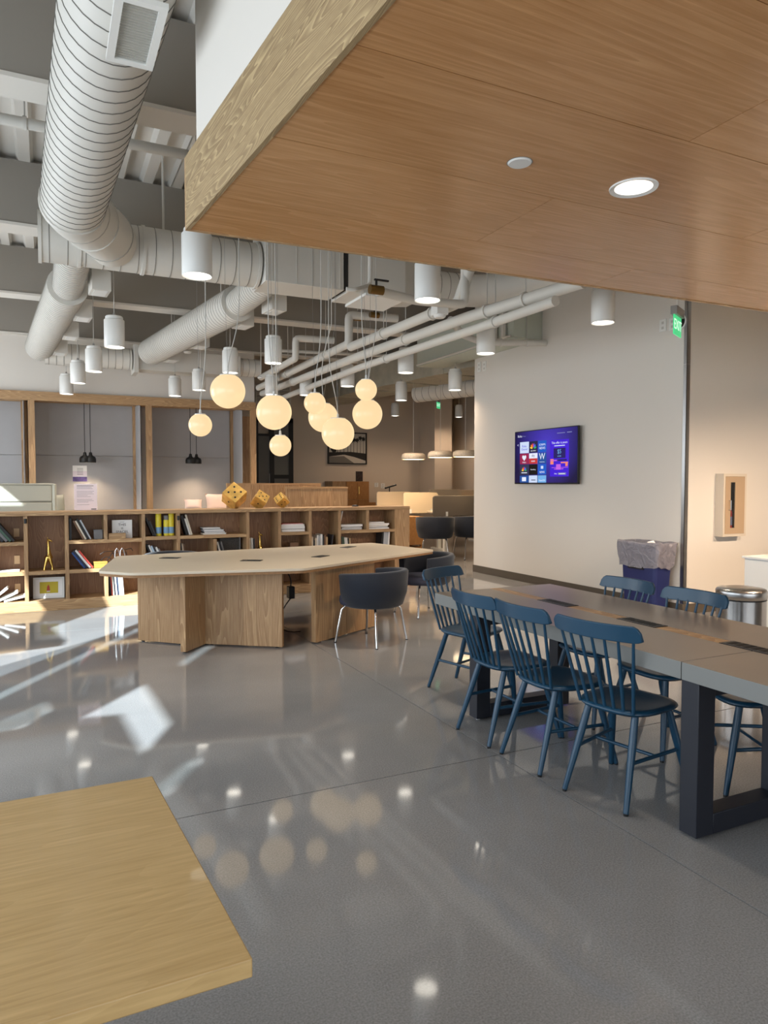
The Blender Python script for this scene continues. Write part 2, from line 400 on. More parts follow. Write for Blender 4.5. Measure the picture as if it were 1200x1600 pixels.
def hanger(g, p, r, ztop):   # band round the duct and a rod up to the deck
    g.cyl((p.x, p.y, p.z+r), (p.x, p.y, ztop), .008, n=6)

# trunk near the camera
A0 = pz(159, 100, 3.82); A1 = pz(114, 318, 3.82); dA = (A1-A0).normalized()
r_ = thing('spiral_duct', 'largest white spiral duct running overhead at upper left with a louvred register', 'duct', (A0.x, A0.y, 3.57))
inv = Matrix.Translation(-Vector((A0.x, A0.y, 3.57)))
def lg(g, T=inv): g.v = [tuple(T @ Vector(v)) for v in g.v]; return g
def sp(name, p0, p1, r, parent, T, pitch=.128, seam=None):
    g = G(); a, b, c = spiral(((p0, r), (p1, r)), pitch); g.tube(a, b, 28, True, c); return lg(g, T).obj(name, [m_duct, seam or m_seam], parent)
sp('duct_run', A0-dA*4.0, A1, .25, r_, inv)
ZC, KR = 3.852, 1.12                                    # height of the cross trunk and its branches
X0 = pz(250, 395, ZC)                                  # axis of the cross trunk
crossY = X0.y
el = bez(A1-dA*.02, A1+dA*.22, Vector((.56, crossY-.45, 3.86)), Vector((.63, crossY-.12, ZC)), 10)
lg(G().tube(el, [.25, .252, .252, .252, .252, .252, .25, .25, .248, .245, .24], 28)).obj('elbow', [m_duct], r_)
lg(G().tube([el[5]-(el[6]-el[5])*.08, el[5]], [.262, .262], 28)).obj('band', m_duct, r_)
for k in (3, 8):
    q_ = (el[k+1]-el[k]).normalized(); lg(G().tube([el[k]-q_*.006, el[k]+q_*.006], [.2545, .2545], 28)).obj('gore_seam', m_seam2, r_)
lg(G().tube([A1-dA*.03, A1+dA*.03], [.262, .262], 28)).obj('band', m_duct, r_)
# register hung under the right flank of the trunk
zr = 3.5; c = [pz(158, 95, zr), pz(232, 108, zr), pz(272, 15, zr), pz(188, -5, zr)]
x0, x1 = (c[0].x+c[3].x)/2, (c[1].x+c[2].x)/2; y1_, y0_ = (c[0].y+c[1].y)/2, (c[2].y+c[3].y)/2
reg = lg(B(x0+.02, x1-.02, y0_+.02, y1_-.02, zr+.02, 3.9)).obj('register_box', m_duct, r_)
fr = G(); fw_ = .035
for a in ((x0, x1, y0_, y0_+fw_), (x0, x1, y1_-fw_, y1_), (x0, x0+fw_, y0_+fw_, y1_-fw_), (x1-fw_, x1, y0_+fw_, y1_-fw_)): fr.box(*a, zr, zr+.022)
lg(fr).obj('register_frame', m_lamp, reg)
lg(B(x0+fw_, x1-fw_, y0_+fw_, y1_-fw_, zr+.017, zr+.019)).obj('register_damper', m_duct, reg)
nl = 22
for k in range(nl):
    yy = y0_+fw_+(y1_-y0_-2*fw_)*(k+.5)/nl
    lg(G().add([(x0+fw_, yy-.004, zr+.003), (x1-fw_, yy-.004, zr+.003), (x1-fw_, yy+.007, zr+.012), (x0+fw_, yy+.007, zr+.012)], [(0, 1, 2, 3)])).obj('louvre', m_lamp, reg)
# cross trunk
cr_ = thing('cross_duct', 'white round trunk duct crossing left to right beneath the ceiling beams', 'duct', (.9, crossY, ZC-.24))
T2 = Matrix.Translation((-.9, -crossY, -(ZC-.24)))
xa = pz(62, 378, ZC).x; xb = pz(402, 415, ZC).x
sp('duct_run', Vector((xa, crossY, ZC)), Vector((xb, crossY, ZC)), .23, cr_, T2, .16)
for xx in (xa, .34, .93, xb-.02): lg(G().tube([(xx-.015, crossY, ZC), (xx+.015, crossY, ZC)], .243, 28), T2).obj('band', m_duct, cr_)
for xx in (xa+.3, 1.14): lg(G().cyl((xx, crossY, ZC+.2), (xx, crossY, ZD), .012, n=6), T2).obj('hanger_rod', m_duct, cr_)
# rectangular plenum to the right of the trunk
rx0, rx1 = 2.13, 3.02
rp = thing('plenum_duct', 'large white rectangular duct box behind the wood soffit corner', 'duct', (2.4, crossY-.1, 3.63))
T3 = Matrix.Translation((-2.4, -(crossY-.1), -3.63))
yA, yB_ = crossY-.27, crossY+.22
body = lg(B(rx0, rx1, yA, yB_, 3.63, 4.27), T3).obj('plenum_body', m_duct, rp, bevel=.006)
for xx in (rx0+.03, rx0+.07, rx0+.1, rx0+.34, rx0+.52, rx0+.72, rx0+.84):
    lg(B(xx, xx+.008, yA-.006, yA, 3.64, 4.26), T3).obj('standing_seam', m_duct, body)
lg(B(rx1+.012, rx1+.05, yA+.01, yB_-.01, 3.65, 4.24), T3).obj('flexible_collar', P('collar_cloth', (40, 38, 36), .9), rp)
b2 = lg(B(rx1+.06, rx1+.78, yA+.02, yB_+.05, 3.63, 4.25), T3).obj('plenum_section', m_duct, rp, bevel=.006)
lg(G().prism([(rx1+.78, yA+.02), (rx1+1.0, yA+.14), (rx1+1.0, yB_-.05), (rx1+.78, yB_+.05)], 3.65, 4.2), T3).obj('reducer', m_duct, rp)
lg(B(rx1+.25, rx1+.75, yA-.03, yB_+.08, 3.6, 3.629), T3).obj('drain_pan', m_lamp, rp)
sp('duct_run', Vector((rx1+1.0, crossY, ZC+.03)), Vector((rx1+1.75, crossY-.05, ZC+.03)), .19, rp, T3, .12)
el2 = bez((rx1+1.72, crossY-.05, ZC+.03), (rx1+2.05, crossY-.1, ZC+.03), (rx1+2.3, crossY-.5, ZC+.04), (rx1+2.35, crossY-1.2, ZC+.04), 8)
lg(G().tube(el2, .195, 24), T3).obj('elbow', m_duct, rp)
# branches running away to the niche wall
def branch(label, p_near, p_mid, p_far, r1, r2, regs, side):
    b = thing('branch_duct', label, 'duct', (p_mid.x, p_mid.y, p_mid.z-r2)); T = Matrix.Translation(-Vector((p_mid.x, p_mid.y, p_mid.z-r2)))
    sp('collar_run', p_near, p_mid, r1, b, T, .075, m_seam2)
    sp('duct_run', p_mid, p_far, r2, b, T, .09, m_seam2)
    d = (p_far-p_mid); L = d.length; d.normalize(); q = Vector((d.y, -d.x, 0))*side
    for t in regs:
        m = p_mid+d*(L*t)+q*(r2*.72)
        M = Matrix.Translation(m) @ Matrix(((q.x, d.x, 0, 0), (q.y, d.y, 0, 0), (0, 0, 1, 0), (0, 0, 0, 1)))
        g = G().add([(0, -.16, .08), (.2, -.16, .02), (.2, .16, .02), (0, .16, .08), (0, -.16, -.19), (.2, -.16, -.19), (.2, .16, -.19), (0, .16, -.19)],
                    [(0, 3, 2, 1), (4, 5, 6, 7), (0, 1, 5, 4), (1, 2, 6, 5), (2, 3, 7, 6), (3, 0, 4, 7)], T @ M)
        o = g.obj('side_register', m_duct, b, smooth=False)
        G().box(.03, .17, -.13, .13, -.196, -.191, T @ M).obj('register_face', m_lamp, o, smooth=False)
    for t in (.15, .7):
        m = p_mid+d*(L*t); lg(G().cyl(m+Vector((0, 0, r2)), Vector((m.x, m.y, ZD)), .008, n=6), T).obj('hanger_rod', m_duct, b)
    return b
branch('white spiral branch duct at the far left running towards the grey panelled niches',
       Vector((.31, crossY+.15, ZC)), pz(106, 447, ZC), pz(62, 543, ZC), .174, .23, (-.14, .2, .52, .86), 1)
branch('white spiral branch duct slanting from the rectangular box towards the niche wall',
       Vector((2.37, crossY+.15, ZC)), pz(372, 474, ZC), pz(236, 550, ZC), .174, .23, (-.13, .12, .55, .92), 1)
wd = thing('wall_duct', 'white spiral duct running along the top of the lavender niche wall', 'duct', (0, 13.8, 3.9))
Tw = Matrix.Translation((0, -13.8, -3.9))
wz = py(140, 557, 13.7).z
sp('duct_run', Vector((py(70, 557, 13.7).x, 13.7, wz)), Vector((py(205, 557, 13.7).x, 13.7, wz)), .19, wd, Tw, .12)
lg(B(py(207, 557, 13.7).x, py(214, 557, 13.7).x, 13.45, 13.95, wz-.26, wz+.24), Tw).obj('end_flange', m_duct, wd)
lg(B(py(214, 557, 13.7).x, py(372, 557, 13.7).x, 13.5, 13.9, wz-.2, wz+.18), Tw).obj('rectangular_run', m_duct, wd, bevel=.006)
sp('duct_run', Vector((py(372, 557, 13.7).x, 13.7, wz)), Vector((py(405, 557, 13.7).x, 13.7, wz)), .17, wd, Tw, .12)

# painted pipes running from the far corridor up towards the screen wall
def pipe(label, pts, r, bands=(), group='painted ceiling pipes', bulge=1.25):
    p = [Vector(q) for q in pts]; o = p[0]; T = Matrix.Translation(-Vector((o.x, o.y, o.z-r)))
    # round the corners
    out = [p[0]]
    for a, b, c in zip(p, p[1:], p[2:]):
        d1 = min(.12, (b-a).length*.45); d2 = min(.12, (c-b).length*.45)
        out += bez(b-(b-a).normalized()*d1, b, b, b+(c-b).normalized()*d2, 5)
    out.append(p[-1])
    t = thing('ceiling_pipe', label, 'pipe', (o.x, o.y, o.z-r), group=group)
    lg(G().tube(out, r, 14), T).obj('pipe_run', m_duct, t)
    for i, f in bands:
        a, b = p[i], p[i+1]; m = a+(b-a)*f; d = (b-a).normalized()
        h = lg(G().tube([m-d*.015, m+d*.015], r*bulge, 14), T).obj('clevis_band', m_duct, t)
        lg(G().cyl(m+Vector((0, 0, r)), Vector((m.x, m.y, ZD)), .006, n=6), T).obj('hanger_rod', m_cable, h)
    return t
q = lambda x, y, z=3.5: pz(x, y, z)
pipe('upper white pipe rising beside the valves behind the big globe lamps', [q(408, 590), q(462, 560), q(462, 560)+Vector((0, 0, .32)), q(462, 560)+Vector((.3, -.05, .32)), q(462, 560)+Vector((.62, -.1, .32))], .055, ((0, .5),))
pipe('white pipe bending up to the brass valves under the plenum', [q(404, 606, 3.42), q(545, 537, 3.55), q(545, 537, 3.55)+Vector((0, 0, .42)), q(545, 537, 3.55)+Vector((.75, -.1, .42))], .06, ((0, .4), (0, .8)))
pipe('thick white pipe passing over the square smoke detector box', [q(548, 542, 3.46), q(640, 505, 3.46), q(716, 473, 3.46), q(733, 466, 3.46)+Vector((0, 0, .3))], .062, ((0, .6), (1, .5)))
pipe('long white pipe that meets the screen wall under the soffit', [q(410, 615, 3.35), q(560, 557, 3.35), q(730, 496, 3.35), q(912, 440, 3.35)], .062, ((0, .4), (1, .5), (2, .2), (2, .55)))
pipe('lowest long white pipe running parallel below the others', [q(395, 640, 3.22), q(560, 575, 3.22), q(740, 515, 3.22), q(868, 470, 3.22)], .05, ((1, .3), (2, .3)))
pipe('white branch pipe dropping in steps to the screen wall', [q(704, 500, 3.4), q(722, 520, 3.4)+Vector((0, 0, -.02)), pX(752, 535, 5.6), pX(853, 536, 6.55)], .045, ((2, .3), (2, .7)))
pipe('thin white sprinkler pipe crossing the corrugated deck at upper left', [Vector((-1.6, 6.55, 4.42)), Vector((1.6, 6.55, 4.42))], .045, ((0, .47),))
pipe('white vertical drain pipe behind the wood soffit edge', [pz(541, 452, 3.36), pz(556, 453, 3.36), pz(578, 446, 3.5), pz(578, 446, 3.5)+Vector((0, -.02, .9))], .022)
pipe('white condensate pipe running right of the brass valve', [pz(590, 455, 3.36), pz(652, 470, 3.36), pz(726, 476, 3.4), pz(726, 476, 3.4)+Vector((0, 0, .7))], .045)
pipe('thin beige pipe crossing the dark ceiling of the far bay', [Vector((4.0, 13.0, 4.0)), Vector((6.2, 12.6, 4.0))], .03)
# valves
m_valve = P('valve_brass', (120, 92, 48), .4, .8)
for lab, c in (('brass ball valve on the condensate pipe under the plenum', pz(588, 453, 3.36)), ('dark handled valve beside the bent white pipes', q(560, 497, 3.97)), ('dark handled valve with striped tag behind the pendant cables', q(585, 492, 3.97))):
    v = thing('pipe_valve', lab, 'valve', tuple(c), group='pipe valves')
    G().cyl((-.07, 0, 0), (.07, 0, 0), .045, n=12).obj('valve_body', m_valve, v)
    g = G().cyl((0, 0, .03), (0, 0, .1), .012, n=8); g.box(-.02, .13, -.012, .012, .09, .105); g.obj('lever_handle', m_black, v)
# insulated duct, round duct and bulkhead box beside the top of the screen wall
m_insul = P('insulation_wrap', (176, 172, 156), .7, bump=.9, bscale=9, var=.12, vscale=5)
a = pz(752, 570, 3.6); b = pz(560, 612, 3.6); d = (b-a); d.normalize(); qn = Vector((d.y, -d.x, 0)); L = min((b-a).length+3, (17.85-a.y)/d.y)
ib = thing('insulated_duct', 'wrapped rectangular duct with wrinkled grey insulation past the screen wall', 'duct', tuple(a))
M = Matrix(((qn.x, d.x, 0, 0), (qn.y, d.y, 0, 0), (0, 0, 1, 0), (0, 0, 0, 1)))
g = G(); nst = 26; ring = lambda i: [(-.0+random.uniform(-.015, .015), L*i/nst, random.uniform(-.012, .012)), (1.0+random.uniform(-.02, .02), L*i/nst, random.uniform(-.012, .012)), (1.0, L*i/nst, .53), (random.uniform(-.02, .02), L*i/nst, .53+random.uniform(-.015, .015))]
vs = []; fs = []
for i in range(nst+1): vs += ring(i)
for i in range(nst):
    for k in range(4): fs.append((4*i+k, 4*i+(k+1) % 4, 4*i+4+(k+1) % 4, 4*i+4+k))
fs += [(3, 2, 1, 0), (4*nst, 4*nst+1, 4*nst+2, 4*nst+3)]
G().add(vs, fs, M).obj('insulated_wrap', m_insul, ib, ang=60)
for i in (4, 9, 14, 19): G().box(-.025, 1.02, L*i/nst-.02, L*i/nst+.02, -.02, .55, M).obj('strap', m_insul, ib)
rd = thing('corridor_duct', 'beige round duct low over the desks behind the screen wall', 'duct', (8.2, 13.5, 3.0))
rz_ = py(652, 612, 14.0).z-.05; sp('duct_run', Vector((py(652, 612, 14.0).x, 14.0, rz_)), Vector((py(760, 600, 12.2).x, 12.2, rz_)), .19, rd, Matrix.Translation((-8.2, -13.5, -3.0)), .2)
gb = thing('bulkhead_box', 'pale green boxed bulkhead fixed at the top left of the screen wall', 'bulkhead', (6.32, 9.3, 3.58))
B(-.27, .228, -.95, 1.95, 0, .57).obj('box_panel', P('green_gypsum', (186, 192, 180), .7), gb)
for k in (0,): G().tube([(-.30, -.9, .02), (-.30, 1.9, .02)], .018, 8).obj('conduit', m_duct, gb)
G().tube([(-.31, -.55, .02), (-.31, -.55, .58)], .03, 8).obj('riser', m_duct, gb)
G().tube([(-.31, -.75, .02), (-.31, -.75, .58)], .045, 8).obj('riser', m_duct, gb)

# ================================================================== LONG TABLE AND SPINDLE CHAIRS
t = thing('communal_table', 'long grey table with wood inlay strip and navy frame legs', 'table', (2.89, 2.1, 0))
def tb(x0, x1, y0, y1, z0, z1): return B(x0-2.89, x1-2.89, y0-2.1, y1-2.1, z0, z1)
for ya, yb in ((2.118, 4.2), (.2, 2.114)):
    for xa, xb in ((2.4, 2.845), (2.935, 3.385)):
        g = tb(xa, xb, ya, yb, .675, .75); g.mi = [1, 0, 1, 1, 1, 1]; g.obj('tabletop', [m_grey_lam, m_grey_edge], t, bevel=.002)
tb(2.847, 2.933, .2, 4.2, .675, .749).obj('inlay_strip', m_oakY, t)
m_mod = P('power_module', (30, 29, 29), .35); m_slot = P('power_slot', (8, 8, 8), .6); m_keyw = P('module_rim', (66, 64, 62), .4)
for ya, yb in ((3.37, 3.65), (2.68, 2.95), (2.0, 2.29)):
    pm = tb(2.84, 2.94, ya, yb, .745, .7525).obj('power_module', m_mod, t, bevel=.002)
    tb(2.848, 2.932, ya+.008, yb-.008, .7525, .7535).obj('module_plate', m_keyw, pm)
    for k in range(6):
        yy = ya+.02+(yb-ya-.04)*(k+.5)/6
        tb(2.858, 2.922, yy-.015, yy+.015, .7535, .7545).obj('socket', m_slot, pm)
for y0, xq in ((3.715, 3.065), (2.05, 2.95), (.35, 3.0)):
    f = tb(2.43, 2.53, y0, y0+.09, .012, .675).obj('leg_frame', m_navy, t, bevel=.003)
    tb(xq, xq+.1, y0, y0+.09, .012, .675).obj('leg_post', m_navy, f, bevel=.003)
    tb(2.53, xq, y0, y0+.09, .012, .10).obj('bottom_rail', m_navy, f, bevel=.003)
    tb(2.53, xq, y0+.01, y0+.08, .60, .674).obj('top_rail', m_navy, f, bevel=.003)
    for x in (2.475, xq+.05): G().cyl((x-2.89, y0+.05-2.1, 0), (x-2.89, y0+.05-2.1, .014), .022, n=12).obj('levelling_foot', m_chrome, f)

def spindle_chair():
    c = thing('spindle_chair', '', 'chair')
    # seat: rounded, thinner towards the rim, lightly dished
    out = []
    N = 40
    def edge(a):
        ca, sa = math.cos(a), math.sin(a); k = 3.2
        r = 1/((abs(ca)**k+abs(sa)**k)**(1/k)); x = .195*r*ca; y = .205*r*sa
        return x, y*(1+.10*x/.195)
    rings = [(0, .436), (.35, .437), (.62, .441), (.85, .4465), (.96, .446), (1.0, .438), (1.0, .432), (.93, .420), (.6, .416), (0, .416)]
    vs = []; fs = []; idx = []
    for s, z in rings:
        if s == 0: idx.append([len(vs)]*N); vs.append((0, 0, z))
        else:
            idx.append(range(len(vs), len(vs)+N)); vs += [(edge(2*math.pi*k/N)[0]*s, edge(2*math.pi*k/N)[1]*s, z) for k in range(N)]
    for a, b in zip(idx, idx[1:]):
        for k in range(N):
            w = []
            for i in (a[k], a[(k+1) % N], b[(k+1) % N], b[k]):
                if i not in w: w.append(i)
            fs.append(tuple(reversed(w)))
    G().add(vs, fs).obj('seat', m_bluech, c, ang=50)
    rl = lambda u: Vector((-.245-.052*(1-(u/.235)**2), u, 0))       # plan curve of the top rail
    for i in range(7):
        u = -.195+.39*i/6; a = Vector((-.165-.01*math.cos(u*7), u*.74, .437)); b = rl(u)+Vector((.004, 0, .80)); m = a.lerp(b, .42)
        G().tube([a, m, b], [.0085, .0095, .007], 10).obj('spindle', m_bluech, c)
    # top rail: bowed board with rounded ends, leaning back
    n = 18; vs = []; fs = []
    for i in range(n+1):
        u = -.235*math.cos(math.pi*i/n); e = min(1, (1-abs(u)/.236)*9)**.5; p = rl(u); th = .011
        z0 = .79+(1-e)*.012; z1 = .868-(1-e)*.045
        for dx, z in ((-th, z0), (th, z0), (th-.018, z1), (-th-.012, z1)): vs.append((p.x+dx, u, z))
    for i in range(n):
        for k in range(4): fs.append((4*i+k, 4*i+4+k, 4*i+4+(k+1) % 4, 4*i+(k+1) % 4))
    fs += [(0, 1, 2, 3), (4*n+3, 4*n+2, 4*n+1, 4*n)]
    G().add(vs, fs).obj('top_rail', m_bluech, c, bevel=.004)
    L = {}
    for nm, top, bot in (('rl', (-.12, .125, .425), (-.255, .168, 0)), ('rr', (-.12, -.125, .425), (-.255, -.168, 0)), ('fl', (.12, .15, .425), (.212, .218, 0)), ('fr', (.12, -.15, .425), (.212, -.218, 0))):
        a, b = Vector(top), Vector(bot); L[nm] = (a, b)
        l = G().tube([a, a.lerp(b, .35), b+Vector((0, 0, .008))], [.017, .0185, .0125], 14).obj('leg', m_bluech, c)
        G().cyl(b, b+Vector((0, 0, .01)), .011, n=10).obj('glide', m_black, l)
    at = lambda k, f: L[k][0].lerp(L[k][1], f)
    G().tube([at('rl', .50), at('fl', .50)], .0095, 10).obj('stretcher', m_bluech, c)
    G().tube([at('rr', .50), at('fr', .50)], .0095, 10).obj('stretcher', m_bluech, c)
    G().tube([at('rl', .50).lerp(at('fl', .50), .5), at('rr', .50).lerp(at('fr', .50), .5)], .0085, 10).obj('stretcher', m_bluech, c)
    return c
ch0 = spindle_chair()
spots = [((2.50, 3.476), 0, 'blue spindle chair second from the far end on the near side of the long table'),
         ((2.513, 3.036), 0, 'blue spindle chair between two others on the near side of the long table'),
         ((2.549, 2.575), 13, 'blue spindle chair nearest the camera, angled beside the table seam'),
         ((2.772, 4.325), -68.4, 'blue spindle chair turned askew at the far end of the long table'),
         ((3.20, 3.50), 180, 'blue spindle chair tucked in opposite, in front of the blue bin'),
         ((3.18, 2.95), 180, 'blue spindle chair tucked in opposite, left of the steel bin'),
         ((3.2, 2.4), 154.5, 'blue spindle chair showing only its front legs beside the nearest table leg')]
for i, (p, a, lab) in enumerate(spots):
    o = ch0 if i == 0 else copy_tree(ch0)
    o.location = (*p, 0); o.rotation_euler = (0, 0, R(a)); tag(o, lab, 'chair', 'blue spindle chairs at the long table')

# ================================================================== FOREGROUND TABLE
ft = thing('oak_table', 'oak table top jutting in at the lower left foreground', 'table', (-.7, 1.48, 0))
fx = lambda x: x+.7
G().prism([(-1.85+.7, -.41), (fx(.287), 1.085-1.48), (fx(.239), 1.892-1.48), (-1.85+.7, .40)], .708, .74).obj('tabletop', m_tableoak, ft, bevel=.0025)
for x in (-1.6, -.35):
    lg_ = B(x+.7-.04, x+.7+.04, -.3, .3, 0, .708).obj('leg', m_oakZ, ft, bevel=.003)

# ================================================================== BIG FACETED TABLE
zt = .75
out = [pz(153, 892, zt), pz(182, 869, zt), pz(580, 848, zt), pz(679, 859, zt), pz(476, 888, zt), pz(204, 895.5, zt)]
ox, oy = 2.2, 6.9
def rounded(poly, r):
    res = []; n = len(poly)
    for i in range(n):
        a, b, c = (Vector(poly[i-1]), Vector(poly[i]), Vector(poly[(i+1) % n]))
        rr = min(r, (b-a).length*.4, (c-b).length*.4)
        res += [tuple(v)[:2] for v in bez((*(b-(b-a).normalized()*rr), 0), (*b, 0), (*b, 0), (*(b+(c-b).normalized()*rr), 0), 5)]
    return res
poly = rounded([(p.x-ox, p.y-oy) for p in out][::-1], .1)
bt = thing('meeting_table', 'large faceted cream table on angled oak panel legs under the globe lamps', 'table', (ox, oy, 0))
G().prism(poly, .728, .7505).obj('tabletop', m_lam, bt, bevel=.002)
G().prism([(x*.997, y*.997) for x, y in poly], .706, .7278).obj('oak_edge', m_edgeoak, bt)
def board(a, b, th, name='leg_panel', mat=None, z1=.706, split=()):
    a = Vector(a)-Vector((ox, oy)); b = Vector(b)-Vector((ox, oy)); d = (b-a); L = d.length; d.normalize(); q = Vector((-d.y, d.x))*th/2
    cuts = [0]+list(split)+[1]
    for u, v in zip(cuts, cuts[1:]):
        p0 = a+d*(L*u+.0008); p1 = a+d*(L*v-.0008)
        o = G().prism([tuple(p0-q), tuple(p1-q), tuple(p1+q), tuple(p0+q)], .012, z1).obj(name, mat or m_oakZ, bt, smooth=False)
    for u in (.08, .92):
        p = a+d*L*u; G().cyl((p.x, p.y, 0), (p.x, p.y, .014), .015, n=10).obj('levelling_foot', m_black, bt)
board((.79, 7.03), (1.14, 6.68), .045, split=(.37,))
board((1.075, 6.345), (1.34, 6.64), .05)
board((1.325, 6.60), (1.935, 6.165), .045, split=(.5,))
board((1.14, 6.70), (1.9, 7.35), .045)
board((2.245, 6.20), (3.06, 6.66), .045, split=(.5,))
board((2.95, 6.62), (3.15, 6.95), .05)
board((2.25, 6.22), (2.5, 6.75), .045)
m_plate = P('grommet_black', (28, 27, 27), .35)
for p, a, w in ((pz(266, 872, zt), -30, .19), (pz(393, 876, zt), -30, .2), (pz(501, 869.5, zt), 40, .2), (pz(544, 855, zt), 40, .22)):
    pl = G().box(-w/2, w/2, -.055, .055, .7505, .7545, Matrix.Translation((p.x-ox, p.y-oy, 0)) @ Matrix.Rotation(R(a), 4, 'Z')).obj('power_lid', m_plate, bt, bevel=.002)
    G().box(-w*.2, w*.2, -.02, .02, .7545, .757, Matrix.Translation((p.x-ox, p.y-oy, 0)) @ Matrix.Rotation(R(a), 4, 'Z')).obj('latch', m_black, pl)
cb = thing('power_brick', 'black power brick and cables hanging under the faceted table', 'adapter', (2.2, 6.75, .35))
B(-.03, .03, -.045, .045, 0, .12).obj('brick_body', m_black, cb, bevel=.006)
G().tube(bez((0, 0, .12), (.03, 0, .25), (-.1, .05, .3), (-.06, .02, .36), 10), .006, 6).obj('cable', m_black, cb)
G().tube(bez((0, 0, 0), (-.12, -.05, -.1), (-.25, 0, -.36), (.1, .0, -.343), 12), .006, 6).obj('cable', m_black, cb)

# ================================================================== TUB CHAIRS
def tub_chair():
    c = thing('tub_chair', '', 'armchair')
    # wrap-round shell, open to the front (+X)
    n = 28; vs = []; fs = []
    def sec(i):
        a = R(62+(298-62)*i/n); u = abs(i/n-.5)*2
        ro = .315+.015*math.cos(a)*-1; ri = ro-.06
        zt_ = .715-.035*u**2; zb = .36
        P_ = []
        for r, z in ((ri+.01, .40), (ri-.01, .55), (ri, zt_-.015), (ri+.015, zt_), (ro-.012, zt_), (ro, zt_-.015), (ro-.012, .5), (ro-.045, zb+.02), (ro-.075, zb)):
            P_.append((r*math.cos(a)*1.0, r*math.sin(a)*1.0, z))
        return P_
    m = 9
    for i in range(n+1): vs += sec(i)
    for i in range(n):
        for k in range(m-1): fs.append((i*m+k, i*m+k+1, (i+1)*m+k+1, (i+1)*m+k))
        fs.append((i*m+m-1, i*m, (i+1)*m, (i+1)*m+m-1))
    fs += [tuple(range(m)), tuple(n*m+k for k in range(m-1, -1, -1))]
    G().add(vs, fs).obj('shell', m_navyfab, c, ang=60)
    G().lathe([(0, .36), (.2, .36), (.255, .372), (.268, .4), (.262, .445), (.23, .462), (0, .466)], (.02, 0, 0), 32).obj('seat_cushion', m_navyseat, c, ang=60)
    for sx, sy in ((1, 1), (1, -1), (-1, 1), (-1, -1)):
        l = G().tube([(sx*.13, sy*.13, .362), (sx*.165, sy*.165, .355), (sx*.185, sy*.185, .32), (sx*.225, sy*.225, .006)], [.011]*4, 10).obj('leg', m_chrome, c)
        G().cyl((sx*.225, sy*.225, 0), (sx*.225, sy*.225, .008), .013, n=10).obj('glide', m_black, l)
    return c
tc0 = tub_chair()
for i, (p, a, s, lab) in enumerate((((2.775, 6.07), 118.6, 1.08, 'navy tub chair with its back to us at the front of the faceted table'),
                                    ((3.92, 7.12), 186, 1.08, 'navy tub chair at the right tip of the faceted table'),
                                    ((1.32, 8.38), -95, 1.08, 'navy tub chair behind the faceted table, only its rim showing'),
                                    ((6.87, 12.02), 60, 1.22, 'dark navy desk chair with chrome legs left of the grey privacy screen'),
                                    ((7.68, 12.0), 85, 1.22, 'dark navy desk chair beneath the grey privacy screen by the white wall'))):
    o = tc0 if i == 0 else copy_tree(tc0)
    o.location = (*p, 0); o.rotation_euler = (0, 0, R(a)); o.scale = (s, s, s if s < 1.2 else 1.2)
    if i < 3: o.scale = (s, s, .97)
    tag(o, lab, 'armchair', 'navy tub chairs')

# ================================================================== LOW BOOKSHELF
SY, SD, ST = 9.15, .38, 1.165
bs = thing('bookshelf', 'long low oak bookshelf dividing the lounge, filled with books and objects', 'bookshelf', (1.2, SY, 0))
sb = lambda x0, x1, y0, y1, z0, z1: B(x0-1.2, x1-1.2, y0-SY, y1-SY, z0, z1)
XL, XR = -2.4, 4.80
tk = .042
sb(XL, XR, SY-.012, SY+SD+.02, ST-.045, ST).obj('top_board', m_oakX, bs, bevel=.003)
sb(XL, XR, SY+.0, SY+SD, 0.0, .125).obj('plinth', m_oakX, bs, bevel=.002)
for k, (a, b) in enumerate(((XL, -.65), (-.65, -.21), (-.21, .223), (.223, .654), (.654, 1.09), (1.09, 1.51), (1.51, 1.97), (1.97, 2.4), (2.4, 2.833), (2.833, 3.268), (3.268, 3.7), (3.7, 4.13), (4.13, 4.56))):
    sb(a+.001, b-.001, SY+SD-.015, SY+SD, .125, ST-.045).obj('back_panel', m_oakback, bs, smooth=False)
sb(4.56, XR, SY+.004, SY+SD, .125, ST-.045).obj('end_panel', m_oakZ, bs, smooth=False)
def div(x, z0=.125, z1=ST-.045): sb(x-tk/2, x+tk/2, SY+.002, SY+SD-.016, z0, z1).obj('divider', m_oakZ, bs, bevel=.0015)
def shf(x0, x1, z): sb(x0+tk/2, x1-tk/2, SY+.004, SY+SD-.016, z-tk/2, z+tk/2).obj('shelf', m_oakX, bs, bevel=.0015)
ZM, ZU = .45, .80
for x in (-2.38, -1.9, -1.5, -1.08, -.65, -.21, .223, 1.09, 1.51, 2.40, 2.833, 3.268, 3.70): div(x)
div(.654, ZU+tk/2); div(.654, .125, ZM-tk/2); div(1.97, .125, ZU-tk/2); div(4.13, ZU+tk/2+.02)
for a, b, zz in ((-2.38, -1.9, (ZM, ZU)), (-1.9, -1.5, (ZM,)), (-1.5, -1.08, (ZM, ZU)), (-1.08, -.65, (ZM, ZU)), (-.65, -.21, (ZM, ZU)), (-.21, .223, (ZM,)), (.223, 1.09, (ZM, ZU)), (1.09, 1.51, (ZM, ZU+.015)),
                 (2.40, 2.833, (ZM,)), (2.833, 3.268, (ZM, ZU+.02)), (3.268, 3.70, (ZM,)), (3.70, 4.56+tk/2, (ZM, ZU+.02))):
    for z in zz: shf(a, b, z)
shf(1.51, 2.40, ZU+.015); shf(1.51, 1.97, ZM); shf(1.97, 2.40, ZM)
